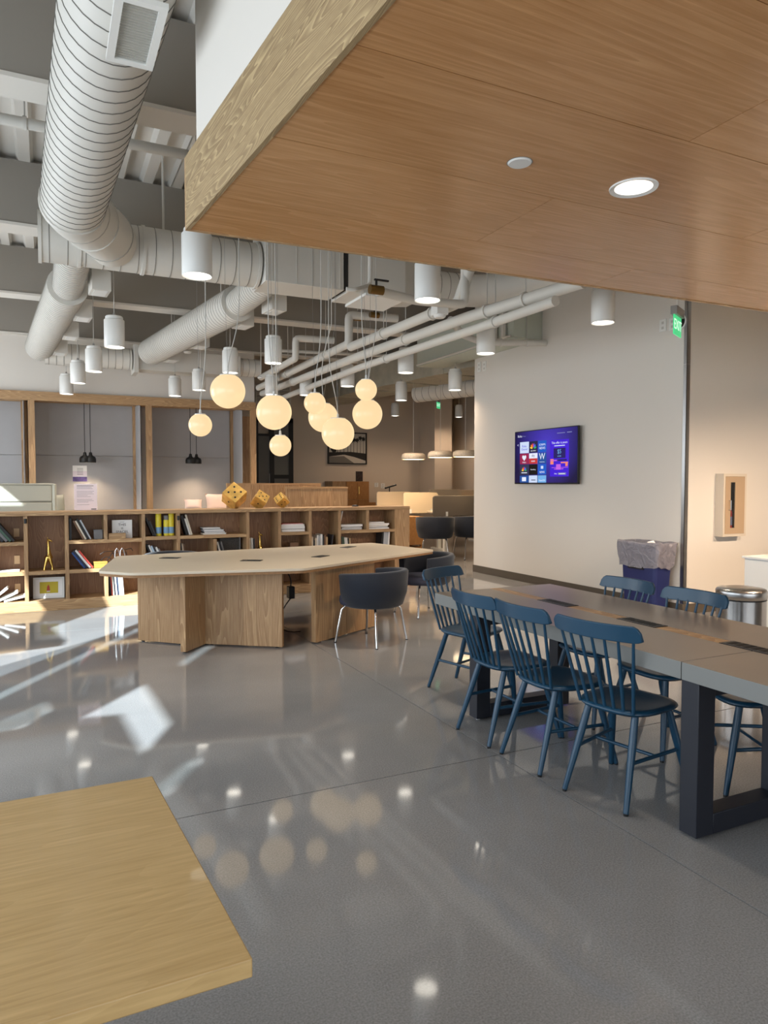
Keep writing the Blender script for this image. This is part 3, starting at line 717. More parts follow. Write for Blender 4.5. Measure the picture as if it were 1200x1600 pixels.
# black cable clips on two dividers, pale plates painted as light through cut-outs behind the left cells
for x in (-.21, 1.51):
    o = G().tube([(x-1.2, -.012, ST-.075), (x-1.2, -.012, ST-.13)], .016, 12).obj('cable_clip', m_black, bs)
for z in (.90, .575, .235): sb(-.345, -.285, SY+SD-.03, SY+SD-.0155, z-.04, z+.06).obj('lit_cutout', P('lit_cutout_paint', (232, 196, 150), .6), bs)

# ================================================================== NICHES, SOFA, BOOTHS, BACKGROUND
nf = thing('lounge_niche', 'oak framed lounge niches with grey fabric back panels along the far left', 'partition', (1.2, 14.4, 0))
nb = lambda x0, x1, y0, y1, z0, z1: B(x0-1.2, x1-1.2, y0-14.4, y1-14.4, z0, z1)
nb(-3.1, 3.95, 14.36, 14.455, 3.0, 3.165).obj('header_beam', m_oakX, nf)
for x in (-.2, 1.84, 3.9): nb(x-.055, x+.055, 14.36, 14.455, 0, 3.0).obj('front_post', m_oakZ, nf)
for x0, x1, xp in ((-2.2, -.36, -.34), (-.24, 1.64, 1.68), (1.80, 3.62, 3.68)):
    nb(xp-.05, xp+.055, 15.2, 15.3, 0, 3.1).obj('rear_post', m_oakZ, nf)
    nb(x0, x1, 15.28, 15.34, 0, 2.04).obj('fabric_panel', m_fabric, nf, smooth=False)
    nb(x0, x1, 15.28, 15.34, 2.046, 3.06).obj('fabric_panel', m_fabric, nf, smooth=False)
    nb(x0, x1+.02, 15.2, 15.3, 3.06, 3.17).obj('rear_rail', m_oakX, nf)
    nb(xp+.0, xp+.012, 14.46, 15.2, 0, 3.05).obj('side_panel', m_fabric, nf, smooth=False)
    nb(xp-.05, xp+.055, 14.455, 15.2, 3.06, 3.165).obj('side_rail', m_oakY, nf)
nb(-3.1, 3.7, 14.6, 15.3, 3.17, 3.2).obj('niche_top', m_white, nf, smooth=False)
# dark pendants with short shades inside the niches
m_shade = P('shade_black', (18, 19, 20), .5)
for x, lab in ((py(133, 723, 14.8).x, 'small black pendant lamp left of its pair in the niche behind the posters'), (py(142, 723, 14.8).x, 'small black pendant lamp right of its pair in the niche behind the posters'),
               (py(297, 723, 14.8).x, 'small black pendant lamp left of its pair in the niche lit warm'), (py(308, 723, 14.8).x, 'small black pendant lamp right of its pair in the niche lit warm')):
    dy = random.choice((-.05, .06)); z0 = 1.9
    o = thing('niche_pendant', lab, 'pendant lamp', (x, 14.8+dy, z0), group='black niche pendants')
    G().lathe([(.095, 0), (.1, .005), (.1, .07), (.085, .11), (.04, .135), (.03, .16), (.03, .185), (.018, .2), (0, .2)], n=20).obj('shade', m_shade, o, ang=50)
    G().lathe([(0, .006), (.093, .006), (.093, .02), (0, .02)], n=20).obj('diffuser', m_led, o)
    G().cyl((0, 0, .19), (0, 0, 3.17-z0), .006, n=6).obj('cord', m_black, o)
    G().lathe([(.05, 3.13-z0), (.05, 3.165-z0), (0, 3.17-z0)], n=14).obj('canopy', m_black, o)
    lm = light('niche_pendant_light', 'SPOT', (0, 0, -.01), (0, 0, 0), 36, (1, .74, .5), spot_size=R(125), spot_blend=.8, shadow_soft_size=.06); lm.parent = o
# high-backed sofa with channel stitching
so = thing('lounge_sofa', 'pale grey-green high-backed sofa with stitched channels behind the shelf', 'sofa', (-.6, 12.2, 0))
B(-.75, .70, -.2, .62, .1, .42).obj('seat_base', m_sofa, so, bevel=.03)
for k in range(4): B(-.74, .70, -.2, 0, .42+k*.265, .42+k*.265+.262).obj('back_channel', m_sofa, so, bevel=.02)
B(.70, .76, -.21, .5, .1, 1.49).obj('wing', m_sofa, so, bevel=.02)
G().tube([(-.74, -.2, 1.485), (.72, -.2, 1.485), (.735, -.21, 1.47), (.735, -.21, .2)], .012, 8).obj('welt', m_sofa, so)
G().tube([(-.74, .0, 1.485), (.72, .0, 1.485)], .012, 8).obj('welt', m_sofa, so)
for sx in (-.65, .62): 
    for yy in (-.12, .52): G().cyl((sx, yy, 0), (sx, yy, .1), .02, n=10).obj('foot', m_black, so)
nbn = thing('niche_bench', 'pale upholstered high bench in the niche beyond the bookshelf', 'bench', (2.1, 13.6, 0))
B(-2.3, 1.2, -.3, .3, 0, .7).obj('bench_base', m_oakX, nbn); B(-2.3, 1.2, -.32, .3, .7, .95).obj('bench_pad', m_sofa, nbn, bevel=.03)
def cushion(label, p, w, h, rz, tilt, mat):
    o = thing('cushion', label, 'cushion', p, rz, group='niche cushions'); n = 10; vs = []; fs = []
    for s in (-1, 1):
        for i in range(n+1):
            for j in range(n+1):
                u, v = i/n*2-1, j/n*2-1; e = ((1-u**4)*(1-v**4))**.5; k = 1-.06*(1-abs(u*v))
                vs.append((u*w/2*(1-.07*(1-v*v)), s*.075*e, (v*.5+.5)*h*(1-.05*(1-u*u))))
    m = (n+1)**2
    for i in range(n):
        for j in range(n):
            a = i*(n+1)+j; fs.append((a, a+n+1, a+n+2, a+1)); fs.append((m+a, m+a+1, m+a+n+2, m+a+n+1))
    G().add(vs, fs, Matrix.Rotation(tilt, 4, 'X')).obj('cushion_cover', mat, o, ang=80)
    G().tube([(-w/2, 0, 0), (0, 0, .0), (w/2, 0, 0)], .004, 6, M=Matrix.Rotation(tilt, 4, 'X')).obj('piping', mat, o)
z_b = .955
cushion('blush pink cushion standing in the niche left of the largest die', (py(343, 795, 13.5).x, 13.5, z_b), .5, .36, R(8), R(-15), m_pink)
cushion('blush pink cushion lying flatter, left of the standing one', (py(302, 795, 13.4).x, 13.4, z_b+.04), .32, .23, R(-10), R(-30), m_pink)
cushion('grey cushion between the sofa wing and the notice', (py(93, 795, 13.5).x, 13.5, z_b), .2, .36, R(20), R(-8), m_sofa)
# oak booth backs
def booth(label, x0, x1, y, z1, cap):
    o = thing('oak_booth', label, 'booth', ((x0+x1)/2, y, 0)); w = (x1-x0); n = 4
    for k in range(n): B(-w/2+w*k/n+.001, -w/2+w*(k+1)/n-.001, 0, .06, 0, z1-.03).obj('booth_panel', m_oakZ, o, smooth=False)
    B(-w/2, w/2, -.012, .075, z1-.03, z1).obj('cap_rail', m_oakX, o)
    B(w/2-.06, w/2, .06, .9, 0, z1-.03).obj('end_panel', m_oakZ, o, smooth=False)
    B(-w/2, w/2-.06, .06, .55, 0, .45).obj('seat', m_navyseat, o, bevel=.02)
booth('long oak booth back behind the golden dice', 2.86, 4.6, 12.3, 1.5, 1)
booth('shorter oak booth end to the right of the golden dice', 3.62, 4.72, 11.3, 1.44, 1)
# oak storage cabinet on the far wall
cabx = 7.5; cbn = thing('storage_cabinet', 'oak two-door storage cabinet against the far beige wall', 'cabinet', (cabx, 17.7, 0))
B(-.66, .40, -.28, .28, 0, 1.55).obj('carcass', m_oakZ, cbn)
m_cab = wood('cabinet_oak', (150, 104, 58), (176, 130, 80), 'Z', rnd=.04)
for a, b in ((-.27, .055), (.062, .39)):
    for z0, z1 in ((.08, 1.06), (1.07, 1.54)):
        d = B(a, b, -.3, -.28, z0, z1).obj('door', m_cab, cbn)
        xx = b-.03 if a < 0 else a+.03
        if a > 0: G().tube([(xx, -.315, (z0+z1)/2-.1), (xx, -.315, (z0+z1)/2+.1)], .008, 8).obj('handle', m_brass, d)
B(.4, .6, -.28, .28, 0, .98).obj('side_unit', m_cab, cbn)
pf = thing('small_photo_frame', 'small dark framed photo standing on the oak storage cabinet', 'photo frame', (cabx+.19, 17.6, 1.55))
B(-.1, .1, -.01, .01, 0, .27).obj('frame', m_blackmetal, pf); B(-.085, .085, -.013, -.0101, .015, .255).obj('print', P('dark_print', (46, 34, 32), .5, var=.8, vscale=18), pf)
# palm-street picture
pc = thing('palm_picture', 'black framed monochrome picture of palm trees along a street', 'picture', (7.495, 17.96, 2.02))
m_pale = P('photo_pale', (196, 190, 178), .6); m_mid = P('photo_mid', (112, 108, 100), .6); m_dk = P('photo_dark', (26, 25, 24), .6)
fr = G()
for a in ((-.575, .575, 0, .03), (-.575, .575, .84, .87), (-.575, -.545, .03, .84), (.545, .575, .03, .84)): fr.box(a[0], a[1], -.03, .035, a[2], a[3])
fr.obj('frame', m_blackmetal, pc); B(-.545, .545, .0, .03, .03, .84).obj('print', m_pale, pc)
G().add([(-.545, -.001, .03), (.2, -.001, .03), (-.1, -.001, .22), (-.545, -.001, .2)], [(0, 1, 2, 3)]).obj('street', m_mid, pc)
G().add([(-.545, -.0015, .2), (-.1, -.0015, .26), (.2, -.0015, .2), (.545, -.0015, .1), (.545, -.0015, .3), (.1, -.0015, .34), (-.545, -.0015, .32)], [(0, 1, 2, 3, 4, 5, 6)]).obj('hedge', m_dk, pc)
for k in range(9):
    x = -.3+k*.098+random.uniform(-.02, .02); h = .5+.28*(k/9)+random.uniform(-.06, .06); h = min(h, .76)
    tr = G().add([(x-.008, -.002, .25), (x+.008, -.002, .25), (x+.005, -.002, h), (x-.005, -.002, h)], [(0, 1, 2, 3)]).obj('palm_trunk', m_dk, pc)
    cr = G(); vs = []
    for j in range(14):
        a = 2*math.pi*j/14; r = (.085 if j % 2 else .04)*random.uniform(.85, 1.15); vs.append((x+r*math.cos(a), -.0025, h+r*math.sin(a)*.9))
    cr.add(vs, [tuple(range(14))]).obj('palm_crown', m_dk, tr)
G().add([(-.4+.07*math.cos(2*math.pi*j/10)*(1+.4*(j % 2)), -.0025, .4+.09*math.sin(2*math.pi*j/10)) for j in range(10)], [tuple(range(10))]).obj('bush', m_dk, pc)
# glazed black doors and grille at the end of the corridor
gd = tag(struct('door_1'), kind='structure'); gd.location = (5.4, 17.9, 0)
for a in ((-.5, -.42, 0, 3.16), (-.12, .0, 0, 3.16), (.40, .52, 0, 3.16), (-.5, .52, 3.08, 3.2), (0, .4, 1.62, 1.72), (-.42, -.12, 2.72, 2.78), (-.5, .52, 0, .12)): B(a[0], a[1], -.02, .06, a[2], a[3]).obj('door_frame', m_blackmetal, gd)
m_dglass = P('door_glass', (120, 122, 122), .12, spec=.7)
for a in ((-.42, -.12, .12, 2.72), (0, .4, .12, 1.62), (0, .4, 1.72, 3.08)): B(a[0], a[1], .01, .03, a[2], a[3]).obj('pane', m_dglass, gd)
G().tube([(-.14, -.05, 1.5), (-.14, -.05, 1.75)], .012, 8).obj('door_pull', m_steel, gd)
gv = thing('return_grille', 'louvred return grille high on the far wall above the black doors', 'vent', (5.4, 17.95, 3.55))
gr = G()
for a in ((-.48, .48, 0, .04), (-.48, .48, .46, .5), (-.48, -.44, .04, .46), (.44, .48, .04, .46)): gr.box(a[0], a[1], -.03, .04, a[2], a[3])
gr.obj('grille_frame', m_duct, gv); B(-.44, .44, .02, .04, .04, .46).obj('grille_back', m_seam, gv)
for k in range(9): G().box(-.44, .44, -.02, .0, 0, .03, Matrix.Translation((0, 0, .06+k*.045)) @ Matrix.Rotation(R(35), 4, 'X')).obj('louvre', m_duct, gv)
dr = tag(B(3.76, 4.08, 15.2, 15.25, 0, 2.95).obj('door_2', m_oakZ, smooth=False), kind='structure')
B(3.70, 3.755, 15.16, 15.27, 0, 3.0).obj('door_jamb', m_blackmetal, dr, smooth=False)
G().tube([(3.775, 15.16, 1.3), (3.775, 15.16, 2.55)], .014, 8).obj('pull_bar', m_steel, dr)
# desks with privacy screens
m_desk = P('desk_white', (224, 206, 180), .4); m_scr = P('screen_cream', (226, 204, 172), .85); m_scrg = P('screen_grey', (112, 102, 90), .85)
def desk(label, x, y, rz=0, w=1.5):
    o = thing('standing_desk', label, 'desk', (x, y, 0), rz, group='sit-stand desks')
    B(-w/2, w/2, -.36, .36, .89, .92).obj('desktop', m_desk, o, bevel=.004)
    for s in (-1, 1):
        l = B(s*(w/2-.25)-.04, s*(w/2-.25)+.04, -.03, .05, .03, .89).obj('lift_column', m_lamp, o)
        B(s*(w/2-.25)-.04, s*(w/2-.25)+.04, -.32, .32, 0, .03).obj('foot_bar', m_lamp, l)
desk('white sit-stand desk beside the grey privacy screen by the white wall', 7.95, 12.6)
desk('white sit-stand desk behind the cream screens right of the shelf end', 7.55, 13.9)
desk('white sit-stand desk furthest back under the far wall', 8.6, 15.6, 0, 3.6)
def screen(label, x0, x1, y, z0, z1, mat):
    o = thing('privacy_screen', label, 'desk screen', ((x0+x1)/2, y, z0), group='desk privacy screens'); w = x1-x0
    G().prism(rrect(-w/2, w/2, 0, z1-z0, .05), 0, .03, Matrix(((1, 0, 0, 0), (0, 0, -1, 0), (0, 1, 0, 0), (0, 0, 0, 1)))).obj('screen_panel', mat, o, bevel=.006)
    for s in (-1, 1): B(s*w*.3-.025, s*w*.3+.025, -.035, .01, .0, .09).obj('clamp', m_lamp, o)
screen('cream privacy screen at the back left, nearest the oak cabinet', 6.66, 7.52, 14.285, .85, 1.31, m_scr)
screen('cream privacy screen directly right of the shelf end', 6.93, 7.78, 13.52, .85, 1.30, m_scr)
screen('dark grey privacy screen beside the white screen wall', 6.92, 8.5, 12.22, .84, 1.25, m_scrg)
screen('cream privacy screen standing tallest at the very back', 8.52, 9.42, 15.22, .9, 1.35, m_scr)
screen('narrow cream privacy screen peeking out beside the white wall edge', 9.75, 10.35, 15.985, .9, 1.32, m_scr)
dl_ = thing('desk_lamp', 'dark folded desk lamp above the back left cream screen', 'desk lamp', (py(610, 766, 15.4).x, 15.45, .92))
G().lathe([(0, 0), (.08, 0), (.08, .015), (0, .02)], n=16).obj('base', m_blackmetal, dl_)
G().tube([(0, 0, .02), (0, 0, .5), (.18, 0, .54)], .014, 8).obj('arm', m_blackmetal, dl_); G().tube([(.18, 0, .54), (-.12, 0, .46)], .022, 8).obj('lamp_head', m_blackmetal, dl_)
hb = thing('headphones_stand', 'small dark object on the shelf top before the oak cabinet', 'headset', (py(555, 788, 9.35).x, 9.35, ST))
G().lathe([(0, 0), (.05, 0), (.045, .015), (0, .025)], n=16).obj('base', m_black, hb); G().tube(arc((0, .0), .03, 0, 180, 8, .02), .006, 6).obj('band', m_black, hb)
oc = thing('oak_crate', 'dark oak seat box under the desks behind the shelf end', 'crate', (6.75, 12.9, 0))
B(-.2, .2, -.25, .25, .25, .82).obj('crate_body', m_cab, oc); B(-.2, .2, -.25, .25, .12, .2).obj('lower_rail', m_cab, oc)
for sx in (-.17, .17):
    for sy in (-.22, .22): B(sx-.02, sx+.02, sy-.02, sy+.02, 0, .25).obj('leg', m_cab, oc)
# flat drum pendants over the desks
m_disc = P('drum_shade', (196, 184, 166), .4, var=.15, vscale=40); m_discled = P('drum_led', (255, 240, 210), .4, emit=(255, 228, 180), es=5)
for (x, y_, Y, w), lab in zip(((646, 718, 13.0, .50), (688, 715, 12.5, .51), (727, 714, 12.0, .50)), ('flat drum pendant leftmost over the desks', 'flat drum pendant in the middle over the desks', 'flat drum pendant partly hidden by the white wall edge')):
    p = py(x, y_, Y); o = thing('drum_pendant', lab, 'pendant lamp', tuple(p), group='drum pendants over the desks'); r = w/2
    G().lathe([(r*.96, 0), (r, .01), (r, .05), (r*.95, .1), (r*.78, .13), (0, .135)], n=36).obj('shade', m_disc, o, ang=60)
    G().lathe([(0, .004), (r*.95, .004), (r*.95, .03), (0, .03)], n=36).obj('diffuser', m_discled, o)
    G().cyl((0, 0, .13), (0, 0, 3.585-p.z), .004, n=6).obj('cord', m_cable, o)
    lm = light('drum_light', 'SPOT', (0, 0, -.01), (0, 0, 0), 48, (1, .76, .5), spot_size=R(150), spot_blend=.6, shadow_soft_size=.2); lm.parent = o

# ================================================================== LAMPS
def cyl_pendant():
    o = thing('cylinder_pendant', '', 'pendant lamp'); r = .115
    G().lathe([(r-.012, .01), (r-.004, .0), (r, .004), (r, .315), (r-.006, .322), (.05, .322)], n=32).obj('housing', m_lamp, o, ang=50)
    G().lathe([(r*.84, .322), (r*.86, .328), (r*.86, .352), (r*.8, .362), (0, .364)], n=32).obj('top_cap', m_lamp, o, ang=50)
    G().lathe([(0, .012), (r-.013, .012), (r-.013, .03), (0, .03)], n=32).obj('lens', m_led, o)
    G().cyl((0, 0, .36), (0, 0, ZD+.088-3.1), .0045, n=6).obj('cable', m_cable, o)
    G().lathe([(0, .362), (.018, .362), (.014, .40), (0, .405)], n=12).obj('cable_grip', m_steel, o)
    return o
cp0 = cyl_pendant()
cyls = [((308, 432), 'white cylinder pendant hanging at the corner of the wood soffit'),
        ((668, 470), 'white cylinder pendant under the soffit edge between the globes and the screen wall'),
        ((942, 505), 'white cylinder pendant in front of the screen wall, nearest its steel corner'),
        ((179, 543), 'white cylinder pendant, largest of the row on the left before the niches'),
        ((759, 553), 'white cylinder pendant at the left edge of the screen wall below the pipes'),
        ((427, 568), 'white cylinder pendant directly above the largest centre globe'),
        ((634, 583), 'white cylinder pendant in front of the insulated duct, right of the twin globes'),
        ((147, 581), 'white cylinder pendant second from the right in the left-hand row of four'),
        ((122, 599), 'white cylinder pendant third in the left-hand row of four, receding'),
        ((104, 616), 'white cylinder pendant furthest and smallest of the left-hand row of four'),
        ((273.5, 619), 'white cylinder pendant against the oak header left of the small globe'),
        ((360, 583), 'white cylinder pendant just above and behind the highest large globe'),
        ((311, 610), 'white cylinder pendant beside the round detector above the small left globe'),
        ((543, 604), 'white cylinder pendant between the two pairs of globes'),
        ((478, 618), 'white cylinder pendant behind and above the small middle globe'),
        ((627, 626), 'white cylinder pendant under the insulated duct, right of the twin globes'),
        ((711, 610), 'white cylinder pendant under the insulated duct beside the screen wall edge'),
        ((424, 617), 'white cylinder pendant mostly hidden behind the centre large globe')]
for i, (p, lab) in enumerate(cyls):
    o = cp0 if i == 0 else copy_tree(cp0); o.location = pz(*p, 3.1); tag(o, lab, 'pendant lamp', 'white cylinder pendants')
    if i == 16:
        for c in list(o.children):
            if c.name.startswith('cable') and 'grip' not in c.name: bpy.data.objects.remove(c)
        G().cyl((0, 0, .36), (0, 0, 3.578-3.1), .0045, n=6).obj('cable', m_cable, o)
    far_ = i in (13, 14, 15, 16, 17)
    lm = light('cylinder_light', 'SPOT', (0, 0, -.004), (0, 0, 0), 105 if far_ else 62, (1, .74, .52) if far_ else (1, .84, .66), spot_size=R(150 if far_ else 92), spot_blend=.7, shadow_soft_size=.08); lm.parent = o
for x, y, lab in ((617.5, 650, 'small far white cylinder pendant over the back wall, left of the green exit sign'), (717, 652, 'small far white cylinder pendant over the back wall, right of the green exit sign')):
    p = py(x, y, 16.3); o = copy_tree(cp0); o.location = p; o.scale = (.9, .9, .9)
    for c in list(o.children):
        if c.name.startswith('cable') and 'grip' not in c.name: bpy.data.objects.remove(c)
    G().cyl((0, 0, .36), (0, 0, (ZD-p.z)/.9), .0045, n=6).obj('cable', m_cable, o)
    for c in list(o.children):
        if c.type == 'LIGHT': bpy.data.objects.remove(c)
    lm = light('cylinder_light', 'SPOT', (0, 0, -.004), (0, 0, 0), 80, (1, .72, .5), spot_size=R(160), spot_blend=.7, shadow_soft_size=.1); lm.parent = o
    tag(o, lab, 'pendant lamp', 'white cylinder pendants')
# opal globes
def globe(D):
    o = thing('globe_pendant', '', 'pendant lamp'); r = D/2; n = 20; cut = 28
    prof = [(0, -r)]+[(r*math.sin(R(a)), -r*math.cos(R(a))) for a in [k*(180-cut)/n for k in range(1, n+1)]]
    zt_ = prof[-1][1]; rt_ = prof[-1][0]
    G().lathe(prof, n=36).obj('globe', m_globe, o, ang=80)
    G().lathe([(rt_, zt_), (rt_*.98, zt_+.008), (rt_*.3, zt_+.012), (.012, zt_+.016), (.01, zt_+.05), (0, zt_+.052)], n=24).obj('cap', m_lamp, o)
    return o, zt_+.05
gl = [(356, 611, 54, .34, 'highest large glowing globe on the left of the cluster', .12), (428, 644, 55, .34, 'large glowing globe at the centre left, above the lowest small one', -.05),
      (313, 664, 36, .22, 'small glowing globe on its own at the far left of the cluster', .06), (438, 696, 34, .22, 'lowest small glowing globe, under the centre left large one', -.04),
      (492, 630, 34, .22, 'small glowing globe overlapping a larger one behind it', .07), (505, 652, 46.5, .34, 'large glowing globe half hidden behind a small and a large one', -.06),
      (528, 677, 51, .34, 'lowest large glowing globe in front of the palm picture', -.1), (572, 609, 34, .22, 'small glowing globe at the top right, above a large one', -.05), (574, 647, 47, .34, 'large glowing globe furthest right under a small one', .05)]
for x, y, d, D, lab, sl in gl:
    p = pd(x, y, D*FPX/d); o, zc = globe(D); o.location = p; tag(o, lab, 'pendant lamp', 'opal globe pendants')
    H = ZD+.088-p.z; yo = min(0, 7.2-p.y)
    G().tube(bez((0, 0, zc), (sl*.2, 0, zc+.25), (sl, 0, zc+.35), (sl, yo, zc+.75), 10)+[Vector((sl, yo, H))], .005, 6).obj('cable', m_cable, o)
    G().tube([Vector((0, 0, zc)), Vector((-.02, yo, .95)), Vector((-.02, yo, H))], .0016, 5).obj('steel_wire', m_steel, o)
# recessed downlight and blank cover in the soffit
p = pz(990, 293, ZS)
o = thing('recessed_downlight', 'lit recessed downlight with white trim in the wood soffit', 'downlight', tuple(p))
G().lathe([(.078, -.001), (.098, -.006), (.1, .0), (.1, .002)], n=36).obj('trim_ring', m_lamp, o)
G().lathe([(0, -.0012), (.078, -.0012)], n=36).obj('lens', P('downlight_lens', (240, 240, 238), .3, emit=(255, 246, 230), es=1.6), o)
lm = light('downlight', 'SPOT', (0, 0, -.02), (0, 0, 0), 40, (1, .86, .7), spot_size=R(95), spot_blend=.7, shadow_soft_size=.07); lm.parent = o
p = pz(812, 254, ZS); o = thing('soffit_cover', 'blank white round cover plate in the wood soffit', 'cover plate', tuple(p))
G().lathe([(0, -.006), (.042, -.006), (.048, 0), (.048, .001)], n=32).obj('cover_disc', m_lamp, o); G().lathe([(.048, -.001), (.051, 0), (.051, .001), (.048, .001)], n=32).obj('cover_rim', m_seam, o)
# the row of soffit downlights goes on to the right and lights the return wall
for x, lab in ((5.6, 'round recessed soffit downlight towards the steel pedal bin'), (7.7, 'round recessed soffit downlight facing the fire cabinet wall')):
    o = thing('recessed_downlight', lab, 'downlight', (x, 2.6, ZS-.001), group='soffit downlights')
    G().lathe([(0, .0), (.06, .0), (.07, -.005), (.075, .0015)], n=24).obj('trim_ring', m_lamp, o)
    lm = light('soffit_light', 'SPOT', (0, 0, -.03), (R(36), 0, 0), 420, (1, .74, .52), spot_size=R(104), spot_blend=.8, shadow_soft_size=.05); lm.parent = o

# ================================================================== SCREEN WALL
W_, H_ = 1.42, .79
tv = thing('wall_television', 'flat television on the white wall showing a streaming menu of tiles', 'television', (6.46, 8.165, 1.487), R(-90))
B(-W_/2, W_/2, 0, .035, 0, H_).obj('housing', m_black, tv, bevel=.004)
B(-.25, .25, .035, .088, .2, .6).obj('wall_mount', m_blackmetal, tv)
def em(name, col, s=1.0):
    m, nt, b = newmat(name); b.inputs['Base Color'].default_value = (0, 0, 0, 1); b.inputs['Roughness'].default_value = .25
    b.inputs['Emission Color'].default_value = lin(*col); b.inputs['Emission Strength'].default_value = s; return m
ms, nt, b = newmat('screen_background'); b.inputs['Base Color'].default_value = (.005, .005, .01, 1); b.inputs['Roughness'].default_value = .2
tc = nt.nodes.new('ShaderNodeTexCoord'); mp = nt.nodes.new('ShaderNodeMapping'); mp.inputs['Location'].default_value = (-.08, 0, -.82); mp.inputs['Scale'].default_value = (1.3, 0, 1.5)
gt = nt.nodes.new('ShaderNodeTexGradient'); gt.gradient_type = 'SPHERICAL'; rp_ = nt.nodes.new('ShaderNodeValToRGB')
rp_.color_ramp.elements[0].color = lin(16, 10, 58); rp_.color_ramp.elements[1].color = lin(72, 56, 190)
nt.links.new(tc.outputs['Object'], mp.inputs[0]); nt.links.new(mp.outputs[0], gt.inputs[0]); nt.links.new(gt.outputs[0], rp_.inputs[0]); nt.links.new(rp_.outputs[0], b.inputs['Emission Color']); b.inputs['Emission Strength'].default_value = 1
bz = .012
sc = B(-W_/2+bz, W_/2-bz, -.002, .001, bz+.008, H_-bz).obj('screen', ms, tv, smooth=False)
uv = lambda u, v: (-W_/2+bz+(W_-2*bz)*u, H_-bz-(H_-2*bz-.008)*v)
EM = {k: em('screen_'+k, c) for k, c in dict(white=(225, 230, 245), pale=(200, 214, 240), dark=(34, 36, 66), blue=(22, 88, 190), crimson=(150, 34, 74), red=(190, 50, 48), teal=(28, 78, 150), black=(12, 12, 12), slate=(48, 52, 76), sky=(110, 170, 225), violet=(62, 26, 206), navy=(34, 24, 96), pink=(190, 96, 220), coral=(236, 130, 110), p1=(240, 200, 60), p2=(235, 130, 50), p3=(214, 60, 60), p4=(120, 80, 190), p5=(60, 110, 220), p6=(60, 170, 90), grey=(120, 124, 170)).items()}
def tile(u0, u1, v0, v1, k, y=-.0035, name='menu_tile', par=None):
    a = uv(u0, v1); c = uv(u1, v0); return B(a[0], c[0], y, y+.001, a[1], c[1]).obj(name, EM[k], par or sc, smooth=False)
def ttx(s, u, v, size, k, al='CENTER', y=-.005):
    a = uv(u, v); text(s, size, 'lettering', EM[k], sc, Matrix.Translation((a[0], y, a[1])) @ Matrix.Rotation(R(90), 4, 'X'), al, .0002)
cu = ((.09, .245), (.25, .39), (.40, .535)); rv = ((.20, .42), (.43, .635), (.645, .845), (.86, .998))
cols = (('pale', 'dark', 'blue'), ('crimson', 'white', 'teal'), ('slate', 'black', 'blue'), ('teal', 'pale', 'sky'))
for r in range(4):
    for c in range(3): tile(*cu[c], *rv[r], cols[r][c])
tile(*cu[1], .53, .635, 'red', -.0042, 'tile_band')
ttx('Roku', .05, .085, .05, 'white', 'LEFT'); ttx('Home', .14, .09, .028, 'grey', 'LEFT'); ttx('<', .055, .26, .06, 'white')
ttx('Roku', .167, .285, .05, 'violet'); ttx('Channel', .167, .345, .045, 'violet')
ttx('NBC NEWS', .32, .385, .024, 'white'); ttx('SCRIPPS', .468, .28, .042, 'white'); ttx('NEWS', .468, .345, .05, 'white')
ttx('iHeart', .167, .60, .034, 'white'); ttx('sky', .32, .475, .055, 'navy'); ttx('news', .32, .58, .046, 'white')
ttx('W', .468, .505, .13, 'white'); ttx('WeatherNation', .468, .605, .018, 'white'); ttx('Bloomberg', .32, .745, .026, 'white')
ttx('NEWS', .468, .80, .042, 'white'); tile(.448, .488, .68, .735, 'pale', -.0045, 'tile_mark'); ttx('NewsON', .468, .955, .036, 'white')
def fan(u, v, r):
    a = uv(u, v)
    for i, k in enumerate(('p1', 'p2', 'p3', 'p4', 'p5', 'p6')):
        t = R(170-i*32); g = G(); n = 10; cx, cz = a[0]+r*.6*math.cos(t), a[1]+r*.6*math.sin(t)
        g.add([(cx+math.cos(t)*r*.42*math.cos(q*2*math.pi/n)-math.sin(t)*r*.2*math.sin(q*2*math.pi/n), -.0055, cz+math.sin(t)*r*.42*math.cos(q*2*math.pi/n)+math.cos(t)*r*.2*math.sin(q*2*math.pi/n)) for q in range(n)], [tuple(range(n))])
        g.obj('emblem_petal', EM[k], sc, smooth=False)
fan(.32, .335, .075); fan(.167, .765, .06)
tile(.12, .215, .797, .812, 'white', -.0048, 'tile_mark')
a = uv(.167, .51); g = G(); n = 24
g.add([(a[0]+.05*math.sin(t)**3, -.0055, a[1]+.0031*(13*math.cos(t)-5*math.cos(2*t)-2*math.cos(3*t)-math.cos(4*t))) for t in [2*math.pi*i/n for i in range(n)]], [tuple(range(n))]); g.obj('heart_emblem', EM['white'], sc, smooth=False)
tile(.13, .2, .89, .97, 'white', -.0045, 'tile_mark'); tile(.29, .36, .94, .955, 'slate', -.0045, 'tile_mark')
of = tile(.595, .88, .21, .885, 'violet', -.0035, 'offer_panel')
ttx('This offer is yours', .738, .265, .046, 'white'); tile(.66, .82, .312, .328, 'pale', -.0045, 'offer_text')
tile(.65, .83, .365, .55, 'navy', -.0042, 'offer_screen'); ttx('$5', .738, .43, .085, 'sky'); ttx('credit', .738, .51, .034, 'sky')
for a in ((.6, .65, .56, .66, 'coral'), (.60, .72, .58, .6, 'pink'), (.76, .87, .62, .645, 'coral'), (.83, .865, .645, .7, 'coral'), (.69, .76, .66, .76, 'pink'), (.62, .87, .715, .725, 'pink'), (.66, .80, .74, .755, 'pink'), (.72, .84, .815, .855, 'grey'), (.7, .85, .57, .6, 'navy')):
    tile(*a, y=-.0042, name='offer_picture')
ttx('Roku', .685, .835, .026, 'white'); tile(.735, .825, .83, .842, 'white', -.0048, 'offer_text')
for a in ((.70, .82, .083, .097), (.85, .92, .08, .097)): tile(*a, 'grey', name='status_text')
